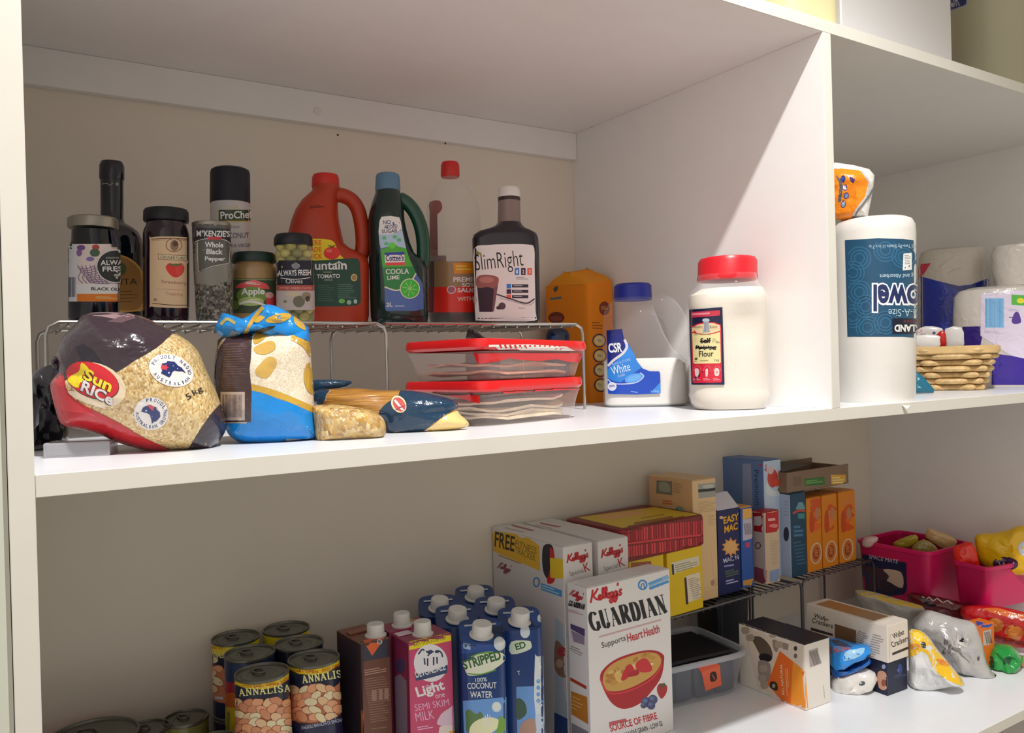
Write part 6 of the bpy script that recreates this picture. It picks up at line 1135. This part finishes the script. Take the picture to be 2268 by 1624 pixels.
A.poly([(1035, 540), (1085, 555), (1080, 610), (1035, 595)], '8a7e74'); A.ell(1142, 592, 15, 20, '3a342e'); A.ell(1142, 655, 15, 20, '6a6058'); A.quad((1252, 612), (1328, 586), (1338, 724), (1262, 752), 'a09490'); A.barcode((1258, 622), (1324, 600), 120, '5a5050', 12); A.stroke([(1375, 900), (1385, 1010)], 6, 'b0a8a0')
t = carton(b, 'food_box', 'white box with an orange panel, a barcode end and a black top', 'box', C('d9d2c8', 1.1), A, {'+z': C('1c1a22', 1.2)}, None, 'black_top', C('201e26', 1.2))

# wafer crackers on the navy box
b = Box(1966, 1544, .815, -2, ZL, vt=1470, uR=2011, d=.115)
A = Art(1.15, TE); A.ell(1880, 745, 16, 20, '8a94b4'); A.curve([(1830, 790), (1900, 800), (1905, 930), (1840, 920)], 'b88a74', 3); A.ell(1880, 880, 20, 30, '8a4a34'); A.ell(2015, 760, 18, 40, '2a3f7a'); A.ell(2000, 775, 8, 14, '4a5f9a'); A.lines((1960, 820), (2070, 790), 30, 2, '3a4468', .5)
carton(b, 'snack_box', 'dark navy box supporting the white wafer cracker box', 'box', C('10142c', 1.3), A, None, None, None); hN = b.h
b = Box(1967, 1469, .812, -1, ZL+hN+.0006, vt=1388, uR=2013, uL=1789)
t = thing('cracker_box', 'long white wafer cracker box with a brown window, lying on the navy box', 'box', b.C)
m = b.mesh(C('d6ccc0', 1.1)); A = Art(1.1, TE)
A.poly([(1470, 385), (1650, 440), (1650, 555), (1470, 500)], '6f5238'); A.text('Wafer', (1290, 330), (1418, 370), 36, '2a2624', .01); A.text('Crackers', (1275, 372), (1450, 425), 40, '2a2624', .01); A.poly([(1270, 415), (1455, 470), (1455, 490), (1270, 440)], '3a3432'); A.lines((1665, 440), (1760, 480), 100, 6, '8a807a', .4); A.lines((1790, 470), (1895, 500), 200, 10, '9a908a', .4)
A.text('Wafer', (1965, 515), (2060, 470), 46, '24201e', .01); A.text('Crackers', (1952, 585), (2092, 525), 46, '24201e', .01); A.poly([(1950, 630), (2085, 575), (2088, 595), (1952, 650)], '2a2624'); A.stroke([(1935, 470), (1925, 680)], 3, 'a89c90'); A.stroke([(2085, 400), (2092, 570)], 3, 'a89c90')
lay(A, m, m, 0, off=.0002); m.build('body', 'carton', t)
MB().box(b.M, .010, b.w-.010, .030, b.d-.014, b.h+.0002, b.h+.0009, C('9a7348', 1.2), bev=.0002).build('window', 'gloss', t)['label'] = 'brown window showing the crackers'
MB().box(b.M, .0006, b.w-.0006, .0006, .028, b.h+.0002, b.h+.0012, C('d6ccc0', 1.1), bev=.0003).build('end_flap', 'carton', t)

# small packets
def bag(name, label, cat, P, outline, front, back, col, art=None, amp=.004, freq=45, mat='film', seed=0, zmin=ZL+.0004, T=TE, turn=0, k=6, group=None, org=None, nsub=2):
    F = Fr(P, turn); m = MB(); pillow(m, F, Zt(T, outline), front, back, C(col, 1.15), 0, nsub, 9, amp=amp, freq=freq, seed=seed, zmin=zmin, p=3.4, q=.45)
    if art: lay(art, m, m, k, off=.0004)
    return tag(m.build(name, mat, org=F.p), label, cat, group)
A = Art(1.15, TE); A.ell(1698, 885, 26, 18, '3a4448', -.2); A.poly([(1455, 830), (1600, 800), (1720, 760), (1650, 800), (1500, 850)], '7a6a80')
bag('wipes_packet', 'white crinkled packet under the bright blue packet', 'packet', (1.218, .868, ZL), [(1440, 870), (1480, 800), (1600, 770), (1740, 762), (1810, 800), (1828, 850), (1790, 930), (1700, 990), (1540, 1052), (1470, 1040), (1445, 960)], .02, .022, 'd2cec8', A, seed=3, nsub=1, amp=.007, freq=60)
A = Art(1.1, TE); A.curve([(1560, 620), (1640, 600), (1720, 590), (1690, 650), (1600, 690), (1540, 690)], '9ac8e8', 3); A.poly([(1425, 580), (1500, 570), (1620, 590), (1520, 620), (1430, 640)], '8a5a74'); A.poly([(1425, 520), (1500, 520), (1620, 580), (1480, 570)], '3a4c70')
zb_ = Fr((1.218, .868, ZL)).at(1640*TE[2]+TE[0], 800*TE[2]+TE[1])[2]
bag('snack_packet', 'bright blue glossy packet lying on the white packet beside the wafer box', 'packet', (1.214, .866, ZL), [(1420, 510), (1500, 515), (1640, 560), (1760, 572), (1782, 610), (1740, 660), (1640, 700), (1540, 760), (1470, 770), (1430, 720)], .024, .024, '1a84d4', A, seed=5, zmin=None, nsub=1, amp=.006, freq=60)
bag('snack_packet', 'darker blue packet squeezed between the bright blue and white packets', 'packet', (1.219, .870, ZL), [(1432, 742), (1480, 765), (1560, 762), (1650, 720), (1760, 672), (1775, 700), (1700, 752), (1560, 800), (1450, 826)], .021, .02, '1458a4', None, seed=6, zmin=None, nsub=1, amp=.006, freq=60)
A = Art(1.1, TF)
A.curve([(1005, 1060), (1090, 1060), (1160, 1110), (1250, 1230), (1350, 1360), (1500, 1530), (1400, 1520), (1240, 1420), (1170, 1280), (1110, 1240), (1060, 1270), (1000, 1280)], 'e2b41c', 3)
A.curve([(1020, 1180), (1090, 1175), (1100, 1215), (1030, 1225)], 'd08a2c', 3); A.curve([(1110, 1160), (1145, 1165), (1150, 1210), (1120, 1205)], '2a3444', 3); A.curve([(1040, 1080), (1090, 1075), (1130, 1120), (1070, 1140)], 'e8cc50', 3); A.curve([(1240, 1310), (1320, 1320), (1360, 1370), (1290, 1360)], 'd87a2c', 3)
bag('snack_bag', 'yellow and silver-white snack bag with a pointed corner, in front of the grey bag', 'bag', (1.335, .79, ZL), [(1005, 1058), (1090, 1058), (1165, 1105), (1255, 1230), (1355, 1350), (1492, 1530), (1380, 1540), (1230, 1572), (1110, 1600), (1010, 1535), (1000, 1400), (1002, 1200)], .026, .02, 'c8c8c8', A, T=TF, seed=8, amp=.009, nsub=3)
A = Art(1.1, TF); A.quad((1310, 1130), (1410, 1145), (1412, 1290), (1312, 1270), 'a8a29e'); A.barcode((1315, 1135), (1405, 1150), 130, '4a4644', 16); A.poly([(1470, 1115), (1520, 1165), (1440, 1155)], '26262a'); A.poly([(1420, 1090), (1530, 1130), (1510, 1210), (1420, 1170)], 'c4beb8'); A.poly([(1478, 1118), (1500, 1165), (1445, 1150)], '26262a'); A.stroke([(1600, 1480), (1640, 1500), (1660, 1530)], 16, '7a5a54', 3); A.ell(1610, 1300, 12, 24, '5a5450')
bag('chip_bag', 'grey-silver crumpled bag with a barcode and recycling triangle', 'bag', (1.452, .803, ZL), [(1020, 985), (1080, 920), (1160, 878), (1300, 915), (1420, 950), (1560, 985), (1610, 1060), (1650, 1180), (1685, 1330), (1730, 1420), (1770, 1490), (1700, 1512), (1560, 1500), (1470, 1450), (1400, 1400), (1300, 1270), (1180, 1120), (1090, 1040)], .032, .02, 'a9a6a4', A, T=TF, seed=11, amp=.014, freq=40, nsub=3)
A = Art(1.2, TF); A.poly([(520, 690), (700, 720), (900, 780), (1130, 845), (1100, 870), (900, 830), (700, 780), (540, 735)], 'b8941c')
bag('cracker_bag', 'grey packet with a yellow top seam, leaning behind the wafer cracker box', 'bag', (1.395, .945, ZL), [(530, 705), (700, 725), (900, 782), (1120, 845), (1130, 900), (1080, 1000), (1050, 1100), (800, 1100), (640, 960), (570, 840)], .014, .014, '8f8a84', A, T=TF, seed=13, amp=.006, zmin=None)

# pink tubs
def pink_tub(label, u, v, Y, rz, zb, uR, uL, w, vt, art, dextra=0):
    b = Box(u, v, Y, rz, zb, vt=vt, uR=uR, uL=uL, w=w, d=dextra or None); t = thing('pink_tub', label, 'tub', b.C, 0, 'pink storage tubs'); h = b.h
    def rg(z, s, k=0): return [b.p(b.w/2+q.x, b.d/2+q.y, z) for q in se(0, 0, 0, b.w/2*s+k, b.d/2*s+k, 9, 64)]
    m = MB(); m.loft([rg(.0004, .90), rg(.004, .92), rg(h*.5, .96), rg(h-.008, .995)], C('c01456', 1.1), cap1=False); mo = m; m.loft([rg(.005, .89), rg(h-.008, .975)], C('b01048', 1.1), cap1=False)
    if art: lay(art, mo, m, 7, off=.0005)
    m.build('tub_body', 'plastic', t); m = MB(); m.loft([rg(h-.008, .995, -.001), rg(h-.008, .995, .003), rg(h-.001, .995, .0035), rg(h, .995, .001), rg(h-.001, .97), rg(h-.008, .97)], C('cc1a60', 1.15), cap0=False, cap1=False); m.build('rim', 'plastic', t); return b, t
A = Art(1.5, TF); A.poly([(520, 370), (980, 462), (985, 700), (960, 740), (520, 800)], '14163a'); A.text('SPACE MATE', (650, 425), (905, 470), 34, 'b0b0b8', .0); A.poly([(535, 480), (940, 535), (955, 690), (560, 700)], '3c2430'); A.curve([(780, 520), (935, 545), (950, 680), (860, 650), (810, 620), (830, 580)], 'b09a88', 3); A.curve([(520, 540), (640, 560), (640, 660), (560, 700)], '1c2c58', 3); A.curve([(760, 620), (850, 640), (900, 700), (780, 720)], '2a1c28', 3)
b, t1 = pink_tub('pink plastic tub with a navy packaging sleeve, behind and left of the other', 2057, 1240, .935, 0, ZL, None, 1896, .155, 1224, A)
for nm, O, c, lab, dd in (('snack_bar', [(610, 225), (720, 215), (735, 250), (670, 310), (600, 300)], 'b8a09a', 'pale red-ended bar at the left inside the rear pink tub', -.02), ('snack_bar', [(860, 290), (960, 240), (1060, 215), (1085, 270), (1010, 330), (900, 330)], '9a8a24', 'yellow and black wrapped bar in the rear pink tub', .0), ('snack_bar', [(1040, 300), (1130, 245), (1230, 300), (1250, 360), (1100, 370), (1030, 340)], '8a7c3c', 'dull green-yellow wrapped bar in the middle of the rear pink tub', -.012), ('snack_bar', [(1165, 185), (1190, 172), (1350, 230), (1430, 285), (1380, 350), (1290, 345), (1150, 250)], 'b89a68', 'cream-coloured flat bar tilted up in the rear pink tub', .012)):
    q = b.p(b.w*.45, b.d*.4+dd, 0); F = Fr(q); m = MB(); pillow(m, F, Zt(TF, O), .007, .007, C(c, 1.3), 0, 2, 6, amp=.003, freq=60, d=dd); tag(m.build(nm, 'film', org=(q.x, q.y, F.at(*Zt(TF, [O[0]])[0])[2])), lab, 'snack bar', 'bars in the rear pink tub')
zb2 = .500
b, t2 = pink_tub('pink plastic tub at the right edge of the photo, holding a yellow bag', 2187, 1262, .835, -9, zb2, None, 2110, .125, 1257, None)
q0 = b.p(b.w*.5, b.d*.5, 0)
A = Art(1.25, TF); A.ell(1850, 470, 112, 60, '3c2444', .05); A.stroke([(1790, 455), (1815, 500), (1835, 450), (1850, 495), (1880, 460), (1905, 490), (1925, 455)], 11, 'b8a8bc'); A.curve([(1965, 300), (2060, 270), (2060, 400), (1980, 390)], 'b8bcc8', 3)
F = Fr(q0); m = MB(); pillow(m, F, Zt(TF, [(1580, 240), (1620, 208), (1750, 200), (1880, 170), (1960, 140), (2060, 150), (2150, 220), (2160, 420), (2100, 560), (1800, 560), (1640, 470), (1590, 330)]), .022, .022, C('d8ac10', 1.2), 0, 3, 8, amp=.007, freq=40); lay(A, m, m, 7, off=.0004)
tag(m.build('lolly_bag', 'film', org=(F.p.x, F.p.y, zb2+.004)), 'shiny yellow bag with a dark purple oval, sticking out of the right pink tub', 'bag')
F = Fr(b.p(b.w*.2, b.d*.55, 0)); m = MB(); pillow(m, F, Zt(TF, [(1385, 330), (1450, 300), (1560, 285), (1620, 460), (1600, 540), (1440, 520), (1400, 430)]), .012, .012, C('d8281c', 1.2), 0, 2, 7, amp=.006, freq=50)
tag(m.build('sweet_packet', 'film', org=(F.p.x, F.p.y, zb2+.004)), 'red shiny packet in the right pink tub, left of the yellow bag', 'packet')

# red packets under and before the right pink tub
def redpack(label, P, O, A, seed, col='a01018', fr=.016): bag('biscuit_packet', label, 'packet', P, O, fr, .02, col, A, T=TF, seed=seed, amp=.005, group='red biscuit packets', nsub=2)
A = Art(1.3, TF); A.stroke([(1120, 760), (1150, 790), (1180, 765), (1215, 800), (1250, 775), (1300, 815), (1340, 795), (1390, 830)], 13, 'b8a8a8'); A.stroke([(1000, 740), (1200, 800), (1500, 850)], 10, '6a1018'); A.curve([(1100, 770), (1180, 790), (1250, 850), (1150, 840)], '2a1014', 3); A.curve([(1600, 830), (1700, 840), (1690, 860)], 'a02024', 3)
redpack('dark red chocolate packet under the right pink tub, left of the biscuit packet', (1.60, .878, ZL), [(985, 735), (1100, 735), (1280, 770), (1480, 820), (1600, 850), (1620, 960), (1560, 1010), (1350, 960), (1200, 900), (1050, 870)], A, 15, '5c1018')
A = Art(1.3, TF); A.curve([(1650, 870), (1780, 860), (1930, 905), (2040, 920), (2040, 960), (1900, 945), (1760, 910)], 'b85a24', 3); A.ell(1760, 1010, 74, 62, '9a5420'); A.ell(1755, 985, 50, 34, 'b46a2c'); A.ell(1920, 1080, 82, 76, '9c5622'); A.ell(1925, 1060, 56, 42, 'b86e30'); A.poly([(1740, 1090), (2010, 1150), (2030, 1190), (1760, 1150)], '6a1818'); A.stroke([(1870, 930), (1910, 950), (1940, 935), (1990, 965), (2040, 955)], 16, 'd0b0b0')
redpack('bright red biscuit packet picturing round golden biscuits, at the right edge', (1.605, .815, ZL), [(1455, 850), (1620, 838), (1800, 850), (2020, 900), (2120, 940), (2110, 1160), (1990, 1210), (1760, 1160), (1640, 1040), (1480, 960)], A, 17, 'a80c14')
b = Box(2164, 1440, .782, -6, ZL, vt=1388, uR=2203, d=.028, h=None)
A = Art(1.2, TF); A.quad((1650, 1065), (1722, 1045), (1715, 1180), (1655, 1190), 'b0a49c'); A.barcode((1660, 1075), (1712, 1062), 105, '4a4240', 12); A.poly([(1590, 975), (1740, 1005), (1700, 1030), (1640, 1030), (1600, 1015)], '24449c')
carton(b, 'snack_box', 'orange box end with a barcode, between the grey bag and the red biscuit packet', 'box', C('c8641c', 1.2), A, None, None, None)
P0 = on_z(2215, 1445, ZL); m = MB(); m.add([V((1.535, .70, ZL+.0006)), V((1.70, .70, ZL+.0006)), V((1.70, .772, ZL+.0006)), V((1.555, .776, ZL+.0006)), V((1.535, .70, ZL+.0022)), V((1.70, .70, ZL+.0022)), V((1.70, .772, ZL+.0022)), V((1.555, .776, ZL+.0022))], [[0, 3, 2, 1], [4, 5, 6, 7], [0, 1, 5, 4], [1, 2, 6, 5], [2, 3, 7, 6], [3, 0, 4, 7]], C('b88a74'))
tag(m.build('cardboard_sheet', 'paper', org=(1.535, .70, ZL)), 'flat pinkish cardboard sheet lying under the green bag', 'cardboard')
bag('produce_bag', 'small shiny green knotted bag near the front edge of the lower shelf', 'bag', (1.53, .752, ZL), [(1735, 1200), (1800, 1180), (1900, 1195), (1955, 1240), (1985, 1290), (2010, 1300), (1990, 1350), (1930, 1440), (1860, 1480), (1760, 1460), (1700, 1390), (1690, 1300)], .03, .026, '1c8a3c', Art(1.1, TF).curve([(1840, 1300), (1900, 1290), (1880, 1360), (1830, 1350)], '0c4a24', 3).curve([(1700, 1300), (1740, 1290), (1750, 1400), (1710, 1390)], '0c3a2a', 3), T=TF, seed=21, amp=.014, freq=38, zmin=ZL+.0026, nsub=3)
